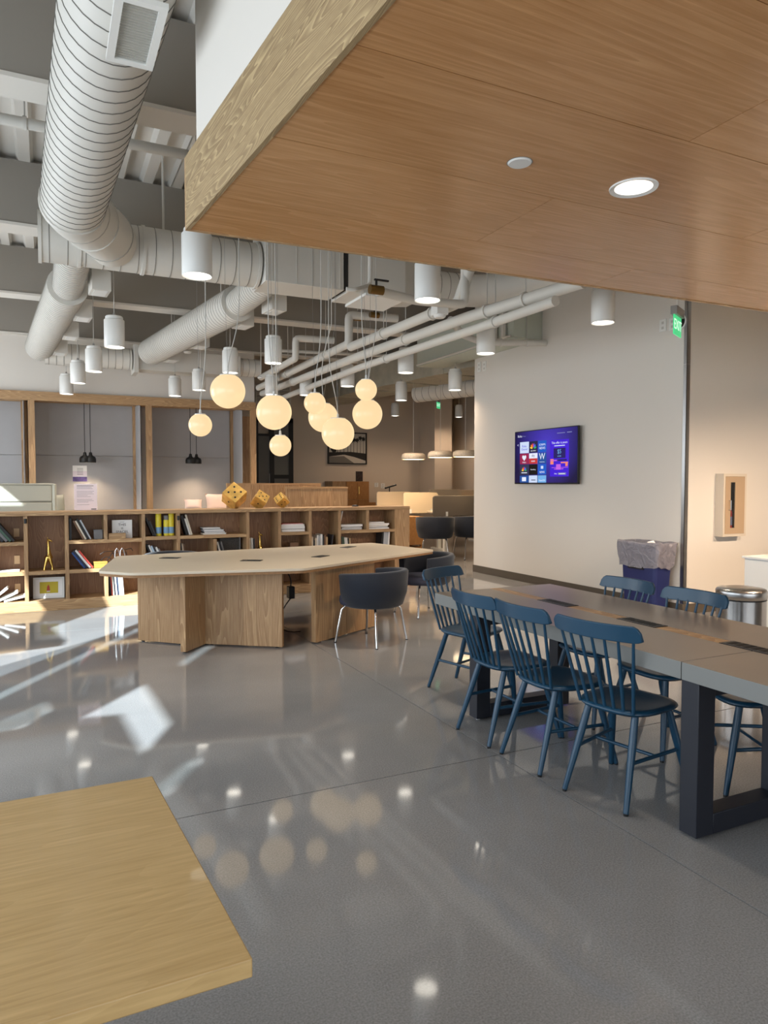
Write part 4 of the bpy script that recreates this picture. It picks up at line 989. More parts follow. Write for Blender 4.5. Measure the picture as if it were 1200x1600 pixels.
# sockets and plates
def plate(label, p, rz, w=.075, h=.12, k=2):
    o = thing('wall_plate', label, 'outlet', tuple(p), rz, group='wall plates'); B(-w/2, w/2, -.008, 0, 0, h).obj('plate', m_lamp, o, bevel=.002)
    for i in range(k): B(-.016, .016, -.0095, -.008, h*(.18+.42*i), h*(.18+.42*i)+.03).obj('socket', m_cable, o)
plate('white wall plate high on the screen wall, left of the round sensor', pX(1036, 518, 6.55), R(-90), .1, .14)
plate('white wall plate high on the screen wall, half behind the exit sign', pX(1051, 516, 6.55), R(-90), .1, .14)
plate('white wall plate at the top left edge of the screen wall, left of two', pX(749, 581, 6.55), R(-90), .1, .16)
plate('white wall plate at the top left edge of the screen wall, right of two', pX(757, 580, 6.55), R(-90), .1, .16)
plate('dark centred thermostat plate on the far beige wall right of the cabinet', py(598, 763, 18.0), 0, .12, .14)
plate('pale blank plate on the far beige wall right of the cabinet', py(588, 761, 18.0), 0, .12, .12)
o = thing('dome_sensor', 'black round sensor on the screen wall behind the exit sign', 'sensor', tuple(pX(1063, 503, 6.548)), R(-90))
G().lathe([(.075, 0), (.075, .02), (.06, .045), (.03, .06), (0, .065)], n=24, M=Matrix.Rotation(R(90), 4, 'X')).obj('dome', m_black, o); G().lathe([(.09, 0), (.09, .012), (.075, .014)], n=24, M=Matrix.Rotation(R(90), 4, 'X')).obj('ring', m_lamp, o)
# exit signs
m_green = P('exit_green', (60, 190, 120), .3, emit=(70, 215, 140), es=.7); m_greent = P('exit_letters', (225, 255, 235), .3, emit=(220, 255, 235), es=.9)
def exit_sign(label, p, rz, s=1.0, stem=1.0, mirror=False):
    o = thing('exit_sign', label, 'exit sign', tuple(p), rz, group='green exit signs')
    B(-.15*s, .15*s, -.035*s, .035*s, .20*s, .29*s).obj('housing', P('exit_housing', (150, 150, 148), .4), o, bevel=.005)
    a = B(-.145*s, .145*s, -.006, .006, -.005, .20*s).obj('acrylic_panel', m_green, o)
    text('EXIT', .15*s, 'lettering', m_greent, a, Matrix.Translation((0, -.0065, .1*s)) @ Matrix.Rotation(R(90), 4, 'X'))
    if stem: G().cyl((0, 0, .29*s), (0, 0, stem), .012, n=8).obj('stem', m_lamp, o)
p = pX(1058, 524, 6.15); exit_sign('green edge-lit exit sign hanging edge-on before the steel corner', p, R(28), 1.0, ZD-p.z)
p = py(685, 638, 14.6); exit_sign('small green exit sign far back under the beige round duct', p, R(38), .7, ZD-p.z)
# detectors and speakers hanging below the ceiling
for x, y, z, lab, sq in ((687, 497, 3.3, 'square white detector box on the thick pipe', 1), (408, 592, 3.45, 'white detector at the far end of the pipes', 0), (293, 552, 3.7, 'flat white ceiling speaker above the niche header', 0), (314, 606, 3.2, 'round white detector beside the small left globe cable', 0), (559, 580, 3.4, 'white detector above the small top right globe', 0), (418 + 30, 560, 3.6, 'white detector over the centre globes', 0)):
    if lab.endswith('centre globes'): continue
    p = pz(x, y, z); o = thing('ceiling_detector', lab, 'detector', tuple(p), group='ceiling detectors')
    if sq: B(-.07, .07, -.07, .07, .03, .13).obj('junction_box', m_lamp, o, bevel=.004)
    G().lathe([(0, 0), (.05, 0), (.065, .012), (.07, .03), (.05, .04), (0, .042)], n=20).obj('sensor_head', m_lamp, o); G().cyl((0, 0, .04), (0, 0, ZD-p.z), .008, n=6).obj('drop_rod', m_duct, o)

# ================================================================== BINS, COUNTER, FIRE CABINET
bn = thing('recycling_bin', 'tall blue recycling bin with a grey liner bag against the white wall', 'bin', (6.36, 6.14, 0))
m_binb = P('blue_plastic', (28, 38, 92), .45); 
def taper(w0, d0, w1, d1, z0, z1, r, n=5):
    a = rrect(-w0/2, w0/2, -d0/2, d0/2, r, n); b = rrect(-w1/2, w1/2, -d1/2, d1/2, r, n); m = len(a)
    return [(x, y, z0) for x, y in a]+[(x, y, z1) for x, y in b], m
vs, m = taper(.24, .48, .28, .56, 0, .78, .05)
G().add(vs, [tuple(range(m-1, -1, -1))]+[(i, (i+1) % m, m+(i+1) % m, m+i) for i in range(m)]).obj('bin_body', m_binb, bn)
B(-.147, -.138, -.1, .14, .50, .555).obj('badge', m_black, bn)
B(-.1485, -.147, -.02, .06, .522, .538).obj('badge_mark', m_paper, bn)
# crumpled liner: rings of a rounded rectangle with wavering creases
mb, nt, b = newmat('liner_film'); b.inputs['Base Color'].default_value = lin(138, 136, 146); b.inputs['Roughness'].default_value = .3; b.inputs['Alpha'].default_value = .82; b.inputs['Specular IOR Level'].default_value = .6
vs = []; fs = []; base = rrect(-.5, .5, -.5, .5, .1, 10); base = [q for i, q in enumerate(base)]
dense = []
for (xa_, ya_), (xb_, yb_) in zip(base, base[1:]+base[:1]):
    L_ = math.hypot(xb_-xa_, yb_-ya_); k_ = max(1, int(L_/.05)); dense += [(xa_+(xb_-xa_)*j/k_, ya_+(yb_-ya_)*j/k_) for j in range(k_)]
base = dense; m = len(base); rng = random.Random(3)
levels = [(.66, .24, .50), (.76, .25, .52), (.805, .29, .58), (.82, .318, .62), (.818, .332, .635), (.80, .338, .642), (.77, .335, .638), (.74, .332, .632), (.71, .329, .627), (.68, .326, .622), (.65, .322, .616), (.62, .318, .61), (.59, .313, .60), (.56, .308, .595), (.54, .304, .59), (.525, .301, .586)]
from mathutils import noise
for li, (z, w, d) in enumerate(levels):
    for i, (x, y) in enumerate(base):
        q_ = Vector((x*7, y*7+z*5, z*9)); n1 = noise.noise(q_)+.6*abs(noise.noise(q_*2.3)); n1 = n1 if li > 2 else 0
        k = 1+.055*n1; vs.append((x*w*k, y*d*k, z+.018*noise.noise(Vector((x*4, y*4, 9)))+(.03*noise.noise(Vector((x*5, y*5, 3))) if li > 12 else 0)))
for li in range(len(levels)-1):
    for i in range(m): fs.append((li*m+i, li*m+(i+1) % m, (li+1)*m+(i+1) % m, (li+1)*m+i))
tcn = nt.nodes.new('ShaderNodeTexCoord'); nz = nt.nodes.new('ShaderNodeTexNoise'); nz.inputs['Scale'].default_value = 9; nz.inputs['Detail'].default_value = 4; nz.inputs['Distortion'].default_value = 1.6
bp = nt.nodes.new('ShaderNodeBump'); bp.inputs['Strength'].default_value = .9; bp.inputs['Distance'].default_value = .035
nt.links.new(tcn.outputs['Object'], nz.inputs['Vector']); nt.links.new(nz.outputs['Fac'], bp.inputs['Height']); nt.links.new(bp.outputs[0], b.inputs['Normal'])
G().add(vs, fs).obj('liner_bag', mb, bn, ang=70)
pp = thing('waste_paper', 'sheet of white paper poking out of the blue bin', 'paper', (6.36, 6.02, .66)); G().add([(-.05, -.09, 0), (.05, -.09, .02), (.06, .07, .17), (-.04, .07, .155), (-.05, -.0905, .0005), (.05, -.0905, .0205), (.06, .0695, .1705), (-.04, .0695, .1555)], [(3, 2, 1, 0), (4, 5, 6, 7), (0, 1, 5, 4), (1, 2, 6, 5), (2, 3, 7, 6), (3, 0, 4, 7)]).obj('sheet', m_paper, pp, smooth=False)
sc_ = pd(1158, 940, 5.75)
cn = thing('pedal_bin', 'round stainless steel pedal bin beside the white counter', 'bin', (sc_.x, sc_.y, 0))
G().lathe([(0, .0), (.185, .0), (.185, .56), (.17, .565)], n=40).obj('bin_body', P('bin_steel', (178, 176, 174), .22, 1), cn)
G().lathe([(.186, .0), (.188, .0), (.188, .04), (.186, .04)], n=40).obj('base_ring', m_black, cn)
G().lathe([(.184, .57), (.19, .575), (.192, .63), (.18, .648), (.1, .66), (0, .663)], n=40).obj('lid', m_steel, cn, ang=50)
G().lathe([(.18, .56), (.187, .561), (.187, .571), (.18, .572)], n=40).obj('gasket', m_black, cn)
B(.17, .24, -.06, .04, .47, .58).obj('hinge_block', m_black, cn, bevel=.01); B(-.24, -.18, -.04, .04, .01, .03).obj('pedal', m_black, cn, bevel=.004)
ct = thing('white_counter', 'white counter cabinet beside the steel pedal bin', 'cabinet', (7.3, 3.9, 0))
B(-1.23, 1.2, -.88, .72, 0, .78).obj('carcass', P('counter_white', (222, 222, 222), .4), ct); B(-1.25, 1.2, -.9, .74, .78, .8).obj('worktop', m_lamp, ct, bevel=.002)
for k in range(2): B(-1.245, -1.232, -.87+k*.795, -.87+k*.795+.785, .06, .77).obj('door', m_lamp, ct, bevel=.002)
wb = thing('wood_caddy', 'small wooden box on the white counter at the right edge', 'box', (6.5, 4.5, .8))
for a in ((-.12, .2, -.1, .1, 0, .012), (-.12, .2, -.1, -.09, .012, .07), (-.12, .2, .09, .1, .012, .07), (-.12, -.11, -.09, .09, .012, .07), (.19, .2, -.09, .09, .012, .07)): B(*a).obj('box_board', m_oakX, wb)
fc = thing('fire_cabinet', 'semi-recessed fire extinguisher cabinet with a slim window on the return wall', 'cabinet', (7.245, 5.77, .88))
m_fc = P('cabinet_enamel', (206, 196, 180), .45); m_fcd = P('cabinet_door', (176, 152, 124), .45)
w = .195; fr = G()
for a in ((-w, w, 0, .03), (-w, w, .70, .73), (-w, -w+.03, .03, .70), (w-.03, w, .03, .70)): fr.box(a[0], a[1], -.11, 0, a[2], a[3])
fr.obj('cabinet_frame', m_fc, fc, smooth=False); B(-w+.03, w-.03, -.012, -.004, .03, .70).obj('back', P('cabinet_inside', (40, 38, 36), .6), fc)
d = G()
for a in ((-w+.032, -.075, .032, .698), (.0, w-.032, .032, .698), (-.075, .0, .032, .10), (-.075, .0, .63, .698)): d.box(a[0], a[1], -.112, -.1, a[2], a[3])
dd = d.obj('door', m_fcd, fc, smooth=False); B(-.075, .0, -.108, -.106, .10, .63).obj('window_pane', glassmat('cabinet_glass', (.9, .9, .9, 1), .1), dd)
G().tube([(-.1, -.112, .31), (-.1, -.14, .31), (-.1, -.14, .42), (-.1, -.112, .42)], .005, 6).obj('handle', m_steel, dd)
fe = thing('fire_extinguisher', 'red extinguisher standing inside the wall cabinet', 'extinguisher', (7.207, 5.715, .91))
G().lathe([(0, 0), (.04, 0), (.042, .01), (.042, .24), (.03, .28), (.014, .3), (.014, .33), (0, .33)], n=20).obj('cylinder', P('red_paint', (170, 24, 22), .35), fe); B(-.015, .015, -.05, .02, .33, .37).obj('valve_lever', m_black, fe)
G().lathe([(.0425, .1), (.0428, .1), (.0428, .2), (.0425, .2)], n=20).obj('label_band', P('label_blue', (120, 140, 180), .5), fe)

# ================================================================== THINGS ON AND IN THE BOOKSHELF
CLR = {'black': (24, 24, 26), 'charcoal': (48, 48, 52), 'grey': (122, 120, 120), 'white': (232, 230, 226), 'cream': (222, 210, 190), 'brown': (120, 86, 62), 'blue': (38, 74, 140), 'red': (206, 74, 62), 'navy': (30, 40, 66), 'teal': (56, 96, 104), 'tan': (190, 158, 116), 'silver': (176, 178, 182), 'green': (70, 96, 80), 'pale blue': (176, 196, 214)}
BM = {k: P('book_'+k.replace(' ', '_'), c, .5) for k, c in CLR.items()}
ORD = ['first', 'second', 'third', 'fourth', 'fifth', 'sixth', 'seventh', 'eighth', 'ninth']
def book_mesh(th, d, h, mat):
    c = G(); t = .0025
    c.box(0, t, 0, d, 0, h); c.box(th-t, th, 0, d, 0, h); c.box(t, th-t, 0, t, 0, h)
    return c.mesh('cover', mat), B(t, th-t, t+.001, d-.004, .003, h-.003).mesh('pages', m_paper)
def row(x, z, y0, specs, where, group):
    # standing books: (colour, thickness, height, lean in degrees)
    for i, (k, th, h, ln) in enumerate(specs):
        o = thing('book', '%s book standing %s from left %s' % (k, ORD[i], where), 'book', (x, y0, z), group=group)
        o.rotation_euler = (0, R(-ln), 0)
        if ln > 0: o.location = (x+th*math.cos(R(ln))*0, y0, z)
        cm, pm = book_mesh(th, min(.2, h*.72), h, BM[k]); child('cover', cm, o); child('pages', pm, o)
        if ln < 0: o.location.z = z
        if ln > 0: o.location.z = z
        x += th/math.cos(R(ln))+.004
def row_l(x, z, y0, specs, where, group):
    # books whose tops lean to the left: pivot on their lower left corner
    ln0 = specs[0][3]
    for i, (k, th, h, ln) in enumerate(specs):
        ln = ln0
        o = thing('book', '%s book leaning %s from left %s' % (k, ORD[i], where), 'book', (x, y0, z+th*math.sin(R(ln))*0+.0005), group=group)
        cm, pm = book_mesh(th, min(.2, h*.72), h, BM[k])
        T = Matrix.Rotation(R(-ln), 4, 'Y')
        zmin = min((T @ v.co).z for v in cm.vertices); T = Matrix.Translation((0, 0, -zmin)) @ T
        cm.transform(T); pm.transform(T); child('cover', cm, o); child('pages', pm, o)
        x += th/math.cos(R(ln))+.003
def stack(x, z, y0, specs, where, group):
    for i, (k, th, w) in enumerate(specs):
        o = thing('book', '%s book %s from bottom of the flat stack %s' % (k, ORD[i], where), 'book', (x+random.uniform(-.012, .012), y0, z), group=group)
        t = .0025; c = G(); c.box(0, w, 0, .2, 0, t); c.box(0, w, 0, .2, th-t, th); c.box(0, t, 0, .2, t, th-t)
        child('cover', c.mesh('cover', BM[k]), o); child('pages', B(t+.001, w-.003, .003, .197, t, th-t).mesh('pages', m_paper), o)
        z += th+.0005
ztu, ztm, zb0 = ZU+tk/2+.0006, ZM+tk/2+.0006, .1256
ys_ = SY+.06
X = lambda px: py(px, 850, ys_).x
row_l(-.46, ztu, ys_, [('charcoal', .03, .24, 38), ('grey', .028, .24, 40), ('green', .026, .25, 46), ('black', .026, .26, 52), ], 'in the leftmost upper cell', 'books in the leftmost upper cell')
row_l(.223+.03, ztu, ys_, [('charcoal', .025, .26, 0)], 'alone in the cell right of the giraffe', 'dark upright book')
row_l(.40, ztu, ys_, [('brown', .02, .25, -0+26), ('cream', .018, .25, 28), ('black', .026, .27, 31), ('silver', .018, .26, 33)], 'in the upper cell right of the giraffe', 'books in the upper cell right of the giraffe')
row_l(.41, ztm, ys_, [('blue', .02, .24, 36), ('navy', .022, .26, 36), ('white', .022, .27, 36), ('red', .02, .26, 37)], 'in the middle row left of the wire sculpture', 'books left of the wire sculpture')
row_l(.70, zb0, ys_, [('black', .014, .27, 4), ('red', .012, .26, 5), ('cream', .014, .28, 7), ('charcoal', .014, .28, 9), ('white', .016, .28, 11), ('navy', .014, .28, 13), ('pale blue', .014, .27, 16), ('white', .04, .28, 18)], 'in the sunlit bottom cell', 'magazines in the sunlit bottom cell')
row_l(1.21, ztu+.015, ys_, [('black', .02, .24, 22), ('charcoal', .02, .2, 30)], 'left of the yellow cans', 'black books beside the yellow cans')
row_l(1.225, ztm, ys_, [('black', .02, .28, 22), ('white', .018, .27, 25), ('pale blue', .022, .26, 27), ('charcoal', .02, .25, 29), ('white', .022, .24, 32), ('grey', .016, .22, 34)], 'in the cell under the yellow cans', 'books under the yellow cans')
row_l(1.615, ztu+.015, ys_, [('black', .035, .26, 16), ('white', .018, .22, 18), ('cream', .02, .27, 20)], 'left of the flat stack', 'books in the wide upper cell')
stack(1.83, ztu+.015, ys_, [('cream', .018, .30), ('charcoal', .02, .27), ('silver', .024, .26), ('black', .012, .24), ('white', .014, .22)], 'in the wide upper cell', 'stack in the wide upper cell')
row_l(1.56, ztm, ys_, [('charcoal', .02, .27, 6), ('cream', .018, .26, 8), ('brown', .018, .25, 14)], 'below the wide upper cell', 'books below the wide upper cell')
row_l(2.065, ztm, ys_, [('white', .022, .27, 14), ('charcoal', .02, .27, 17), ('grey', .02, .27, 20)], 'beside the dark stone slab', 'books beside the stone slab')
row_l(2.44, ztm, ys_, [('cream', .024, .30, 2), ('white', .022, .30, 4), ('charcoal', .024, .29, 7)], 'left of the second gold figure', 'books left of the second gold figure')
stack(2.88, ztu+.02, ys_, [('white', .03, .33), ('charcoal', .006, .30), ('white', .032, .34), ('white', .028, .33), ('red', .012, .3)], 'left of the tall books', 'white stack')
row(3.31, ztm, ys_, [('cream', .02, .29, 0), ('charcoal', .02, .24, 0), ('cream', .024, .27, 0), ('white', .02, .31, 0), ('silver', .022, .3, 0), ('white', .03, .32, 0), ('charcoal', .02, .3, 0), ('brown', .022, .31, 0), ('tan', .024, .28, 0)], 'in the tall cell right of centre', 'tall row of books')
row_l(3.575, ztm, ys_, [('charcoal', .016, .31, -8)], 'at the tall cell right side', 'dark book in the tall cell')
stack(3.75, ztu+.02, ys_, [('charcoal', .014, .33), ('black', .018, .32), ('charcoal', .012, .3), ('white', .03, .34)], 'before the end cell', 'stack before the end cell')
row_l(3.73, ztu+.02+.0765, ys_+.02, [('white', .014, .19, -12)], 'on the stack before the end cell', 'propped book')
stack(4.17, ztu+.02, ys_, [('white', .02, .33), ('charcoal', .012, .3), ('cream', .02, .31), ('tan', .03, .34), ('white', .018, .24)], 'in the last upper cell', 'stack in the last cell')
row_l(3.75, ztm, ys_, [('charcoal', .03, .28, 5), ('green', .03, .27, 8), ('white', .022, .26, 10), ('white', .02, .26, 13), ('black', .02, .25, 16), ('tan', .02, .25, 22), ('brown', .016, .24, 26)], 'in the last lower cell', 'books in the last lower cell')
row_l(4.36, ztm, ys_, [('black', .03, .33, -4), ('silver', .07, .33, -6), ('white', .02, .33, -7)], 'at the last lower cell end', 'binders in the last lower cell')
# fanned booklets in the sunlit left bottom cell
for i, (x, a) in enumerate(((-.60, 50), (-.53, 66), (-.45, 78))):
    o = thing('booklet', 'white booklet fanned %s in the sunlit bottom left cell' % ORD[i], 'booklet', (x, SY+.05, zb0), group='fanned white booklets')
    g = B(0, .022, 0, .2, 0, .24); c = g.mesh('cover', BM['white']); pg = B(.002, .02, -.001, .197, .002, .2385).mesh('pages', m_paper); T = Matrix.Rotation(R(a), 4, 'Y')
    zmin = min((T @ v.co).z for v in c.vertices); T = Matrix.Translation((0, 0, -zmin+.0005)) @ T; c.transform(T); pg.transform(T); child('cover', c, o); child('pages', pg, o)
o = thing('thin_folder', 'thin pinkish folder lying tilted in the left middle cell', 'folder', (-.61, SY+.06, ztm)); B(0, .33, 0, .22, 0, .008).obj('cover', P('folder_pink', (206, 150, 124), .6), o); B(.004, .326, .002, .216, .008, .011).obj('pages', m_paper, o)
# giraffe figures
def giraffe(label, x, z, s):
    o = thing('giraffe_figure', label, 'figurine', (x, SY+.14, z))
    g = G(); T = lambda p: tuple(Vector(p)*s)
    for sx, sy in ((.03, .02), (.03, -.02), (-.03, .02), (-.03, -.02)):
        g.tube([T((sx*.4, sy*.5, .13)), T((sx*.9, sy, .07)), T((sx*1.25, sy*1.2, .03)), T((sx*1.35, sy*1.3, 0))], [.022*s, .016*s, .010*s, .014*s], 8)
    g.tube([T((-.03, 0, .115)), T((-.01, 0, .125)), T((.015, 0, .14)), T((.008, 0, .18)), T((.004, 0, .25)), T((.0, 0, .31))], [.018*s, .036*s, .034*s, .02*s, .013*s, .012*s], 10)
    g.obj('body', m_brass, o, ang=60)
    h = G().tube([T((-.008, 0, .318)), T((.012, 0, .322)), T((.034, 0, .308)), T((.042, 0, .302))], [.008*s, .0125*s, .009*s, .006*s], 8).obj('head', m_brass, o, ang=60)
    for sy in (-1, 1):
        G().tube([T((0, sy*.008, .326)), T((-.004, sy*.011, .352))], [.003*s, .004*s], 6).obj('horn', m_brass, h)
        G().tube([T((-.002, sy*.01, .322)), T((-.006, sy*.03, .33))], [.006*s, .002*s], 6).obj('ear', m_brass, h)
giraffe('polished gold giraffe figure standing alone in the tall left cell', X(75), ztm, 1.1)
giraffe('small gold figure standing right of books in the tall middle cell', X(408), ztm, 1.06)
# framed yellow picture
o = thing('framed_print', 'white framed print of a red shape on yellow leaning in the bottom cell', 'picture', (X(75), SY+.16, zb0+.001), R(-6)); tl = Matrix.Rotation(R(-7), 4, 'X')
g = G()
for a in ((-.17, .17, 0, .026), (-.17, .17, .224, .25), (-.17, -.144, .026, .224), (.144, .17, .026, .224)): g.box(a[0], a[1], -.012, .012, a[2], a[3], tl)
g.obj('frame', m_lamp, o); G().box(-.144, .144, -.002, .004, .026, .224, tl).obj('mat_board', m_paper, o); G().box(-.1, .1, -.004, -.0021, .06, .195, tl).obj('yellow_print', P('print_yellow', (196, 176, 40), .6), o)
G().add([(-.025, -.005, .09), (.012, -.005, .09), (.008, -.005, .135), (-.006, -.005, .165), (-.02, -.005, .135)], [(0, 1, 2, 3, 4)], tl).obj('red_shape', P('print_red', (176, 60, 44), .6), o); G().add([(-.025, -.005, .075), (.012, -.005, .075), (.012, -.005, .09), (-.025, -.005, .09)], [(0, 1, 2, 3)], tl).obj('pale_base', m_pale, o)
# sign card and wooden block
o = thing('sign_card', 'white card reading THIS IS SPACES. standing on the shelf', 'sign', (X(192), SY+.13, ztu), R(3)); B(-.118, .118, -.008, .008, 0, .225).obj('card', m_paper, o, bevel=.002)
for s, z, sz in (('THIS', .165, .045), ('IS', .12, .036), ('SPACES.', .077, .043)): text(s, sz, 'lettering', m_ink, o, Matrix.Translation((0, -.0088, z)) @ Matrix.Rotation(R(90), 4, 'X'))
B(-.025, .025, -.0088, -.0081, .197, .2).obj('top_mark', m_ink, o)
o = thing('wood_block', 'pale wooden block in front of the THIS IS SPACES. card', 'block', (X(183), SY+.06, ztu)); B(-.1, .1, -.03, .03, 0, .062).obj('block', m_oakX, o, bevel=.003); B(-.1, .1, -.03, .03, .0625, .068).obj('lid', m_oakX, o, bevel=.002)
o = thing('grey_box', 'small grey box at the right of the upper cell with leaning books', 'box', (X(154), SY+.12, ztu)); B(-.05, .05, -.05, .05, 0, .10).obj('box_body', BM['grey'], o, bevel=.004); B(-.052, .052, -.052, .052, .1, .115).obj('lid', BM['grey'], o, bevel=.003)
o = thing('gold_box', 'small dull gold box beside the wire sculpture', 'box', (X(157), SY+.10, ztm)); mg = P('dull_gold', (176, 134, 60), .5); B(-.075, .075, -.04, .04, 0, .055).obj('box_body', mg, o, bevel=.003); B(-.078, .078, -.043, .043, .055, .075).obj('lid', mg, o, bevel=.003)
# wire sculpture
o = thing('wire_sculpture', 'bent wire bicycle-like sculpture on the middle shelf', 'sculpture', (X(184), SY+.12, ztm))
for cx in (-.13, .13): G().tube([(cx+.06*math.cos(2*math.pi*i/18), 0, .066+.06*math.sin(2*math.pi*i/18)) for i in range(19)], .004, 6).obj('wheel', m_blackmetal, o)
for pts in ([(-.13, 0, .066), (-.06, 0, .17), (.10, 0, .17), (.0, 0, .05), (-.13, 0, .066)], [(-.06, 0, .19), (.0, 0, .05)], [(.13, 0, .066), (.10, 0, .17), (.09, 0, .205), (.16, .0, .22), (.18, 0, .19)], [(-.2, 0, .16), (-.15, 0, .19), (-.03, 0, .195)]): G().tube(pts, .0045, 6).obj('frame_wire', m_blackmetal, o)
for dx in (0, .06): G().tube([(dx-.04, -.05, .003), (dx-.03, -.05, .2), (dx-.01, -.05, .232), (dx+.01, -.05, .2), (dx+.05, -.05, .003)], .006, 8).obj('bright_loop', m_chrome, o)
# yellow cans
m_can = P('can_yellow', (226, 206, 50), .4, var=.12, vscale=30); m_canl = P('can_label', (130, 168, 200), .5)
for px, h, cap, lab in ((249, .30, 0, 'leftmost yellow spray can on the upper shelf'), (261.5, .255, 1, 'yellow can with a grey cap between two taller cans'), (269, .30, 0, 'rightmost yellow spray can on the upper shelf')):
    o = thing('yellow_can', lab, 'can', (X(px), SY+.12, ztu+.0155), group='yellow cans'); r = .036
    hb_ = h if not cap else h*.78
    G().lathe([(0, 0), (r, 0), (r, hb_-.012), (r*.93, hb_), (0, hb_)], n=24).obj('can_body', m_can, o)
    if cap: G().lathe([(r*.85, hb_), (r*.88, hb_+.002), (r*.88, h), (0, h)], n=24).obj('cap', BM['grey'], o)
    else: G().lathe([(r*.94, hb_), (r*.9, hb_+.008), (0, hb_+.008)], n=24).obj('rim', m_can, o)
    G().lathe([(r+.0004, .03), (r+.0008, .03), (r+.0008, .11), (r+.0004, .11)], n=24).obj('label_band', m_canl, o)
o = thing('stone_slab', 'dark speckled stone slab leaning in the lower middle cell', 'slab', (X(362), SY+.2, ztm)); B(-.13, .13, -.012, .012, 0, .30).obj('slab', P('granite', (62, 58, 54), .5, var=.5, vscale=70), o, bevel=.002); B(.131, .15, -.014, .014, 0, .31).obj('edge_strip', BM['grey'], o)
o = thing('small_tray', 'low dark tray in the cell under the white stack', 'tray', (3.06, SY+.12, ztm)); B(-.13, .13, -.09, .09, 0, .012).obj('tray_base', BM['charcoal'], o); B(-.06, .06, -.05, .05, .012, .22).obj('box', BM['brown'], o)
# notices
o = thing('notice_sheet', 'pale printed notice in a clear stand on top of the bookshelf', 'notice', (py(134, 780, 9.42).x, 9.42, ST))
B(-.13, .13, -.002, .002, .004, .325).obj('sheet', m_lav, o); B(-.132, .132, .002, .005, 0, .327).obj('acrylic_back', glassmat('acrylic', (.97, .97, .97, 1), .06), o); B(-.132, .132, -.03, .05, 0, .004).obj('acrylic_foot', glassmat('acrylic_foot', (.97, .97, .97, 1), .06), o)
rng = random.Random(5)
for k in range(15):
    z = .3-k*.0165; w = rng.uniform(.12, .2) if k else .19; hgt = .006 if k == 0 else .0025
    if k in (3, 9, 13): continue
    B(-.1, -.1+w, -.0028, -.0021, z, z+hgt).obj('text_line', m_ink, o)
B(.06, .12, -.0028, -.0021, .012, .022).obj('text_line', m_ink, o)
pp0 = py(125, 752, 15.27)
o = thing('small_poster', 'small purple-toned poster pinned on the grey niche panel', 'poster', (pp0.x, 15.275, pp0.z)); B(-.13, .13, -.004, .004, 0, .31).obj('sheet', m_paper, o); B(-.13, .13, -.006, -.0042, 0, .09).obj('skyline_print', P('poster_purple', (84, 70, 130), .6, var=.6, vscale=12), o); B(-.13, .13, -.006, -.0042, .1, .2).obj('sky_print', m_lav, o)
for k in range(5): B(-.05, .06, -.007, -.0061, .13+k*.03, .137+k*.03).obj('text_line', m_ink, o)

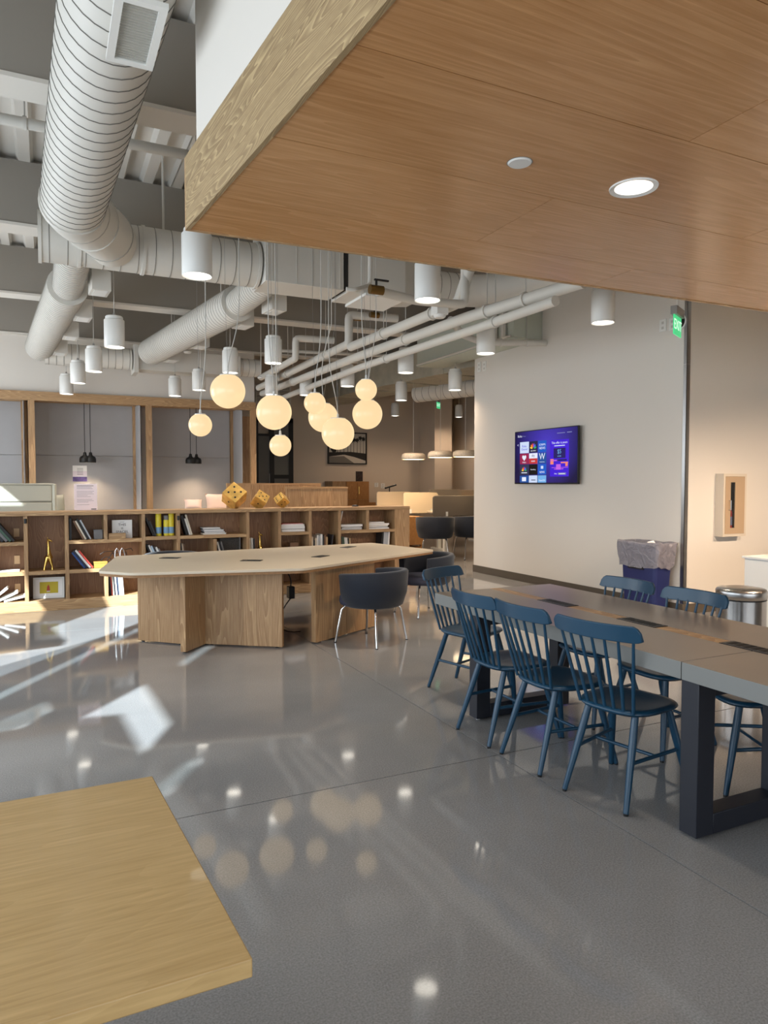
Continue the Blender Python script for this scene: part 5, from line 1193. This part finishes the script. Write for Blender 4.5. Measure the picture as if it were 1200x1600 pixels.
# ------------------------------------------------------------------ golden dice standing on cut corners
def die(label, px, s_px, e, cut, faces):
    k = 9.36/FPX; s = s_px*k
    r1 = Vector([q[0] for q in e])/s_px; r2 = Vector([-q[1] for q in e])/s_px
    r1.normalize(); r2 = (r2-r1*r2.dot(r1)).normalized(); r3 = r1.cross(r2)
    if r3[2] < 0: r3 = -r3
    ax = [(_rt*r1[i]+_up*r2[i]+_fw*r3[i]).normalized() for i in range(3)]
    c = py(px, 770, 9.36)
    corner = [ax[0]*a*s+ax[1]*b*s+ax[2]*d*s for a in (0, 1) for b in (0, 1) for d in (0, 1)]
    zmin = min(v.z for v in corner)
    base = Vector((c.x, c.y, ST))
    cen = (ax[0]+ax[1]+ax[2])*s/2
    off = Vector((-cen.x, -cen.y, -zmin-cut))
    o = thing('gold_die', label, 'die', tuple(base), group='golden dice')
    bm = bmesh.new(); vv = [bm.verts.new(v+off) for v in corner]
    for f in ((0, 1, 3, 2), (4, 6, 7, 5), (0, 4, 5, 1), (2, 3, 7, 6), (0, 2, 6, 4), (1, 5, 7, 3)): bm.faces.new([vv[i] for i in f])
    bmesh.ops.recalc_face_normals(bm, faces=bm.faces)
    bmesh.ops.bisect_plane(bm, geom=bm.verts[:]+bm.edges[:]+bm.faces[:], plane_co=(0, 0, 0.0005), plane_no=(0, 0, 1), clear_inner=True)
    bmesh.ops.holes_fill(bm, edges=[x for x in bm.edges if x.is_boundary])
    me = bpy.data.meshes.new('cube'); bm.to_mesh(me); bm.free(); me.materials.append(m_gold); ob = child('cube', me, o)
    mbv = ob.modifiers.new('bevel', 'BEVEL'); mbv.width = .003; mbv.segments = 2
    for (i, j, n0, side), n in faces:     # face spanned by axes i and j at end `side` of axis n0
        pips = {1: [(.5, .5)], 2: [(.28, .5), (.72, .5)], 5: [(.25, .25), (.75, .25), (.5, .5), (.25, .75), (.75, .75)], 6: [(.25, .25), (.5, .25), (.75, .25), (.25, .75), (.5, .75), (.75, .75)], 4: [(.27, .27), (.73, .27), (.27, .73), (.73, .73)]}[n]
        nn = ax[n0]*(1 if side else -1)
        for u, v in pips:
            p = ax[i]*s*u+ax[j]*s*v+ax[n0]*s*side+off
            if p.z < .02: continue
            child('pip', G().tube([p-nn*.001, p+nn*.0015], s*.062, 12).mesh('pip', m_black), o)
die('largest gold die, left of the three on the bookshelf', 366, 27, ((22.2, 16.3), (-15.4, 16.3), (-6.4, 12.8)), .04, [((0, 1, 2, 0), 5), ((0, 2, 1, 1), 1)])
die('middle-sized gold die between the other two on the bookshelf', 406, 20, ((16.3, 11.1), (-3.2, 11.3), (-11.7, 11.7)), .04, [((0, 1, 2, 0), 5), ((0, 2, 1, 1), 1), ((1, 2, 0, 0), 4)])
die('smallest gold die, right of the three on the bookshelf', 440, 16.2, ((7, 9.9), (-12.3, 9.9), (8.2, 8.2)), .018, [((0, 1, 2, 0), 6), ((1, 2, 0, 1), 2)])
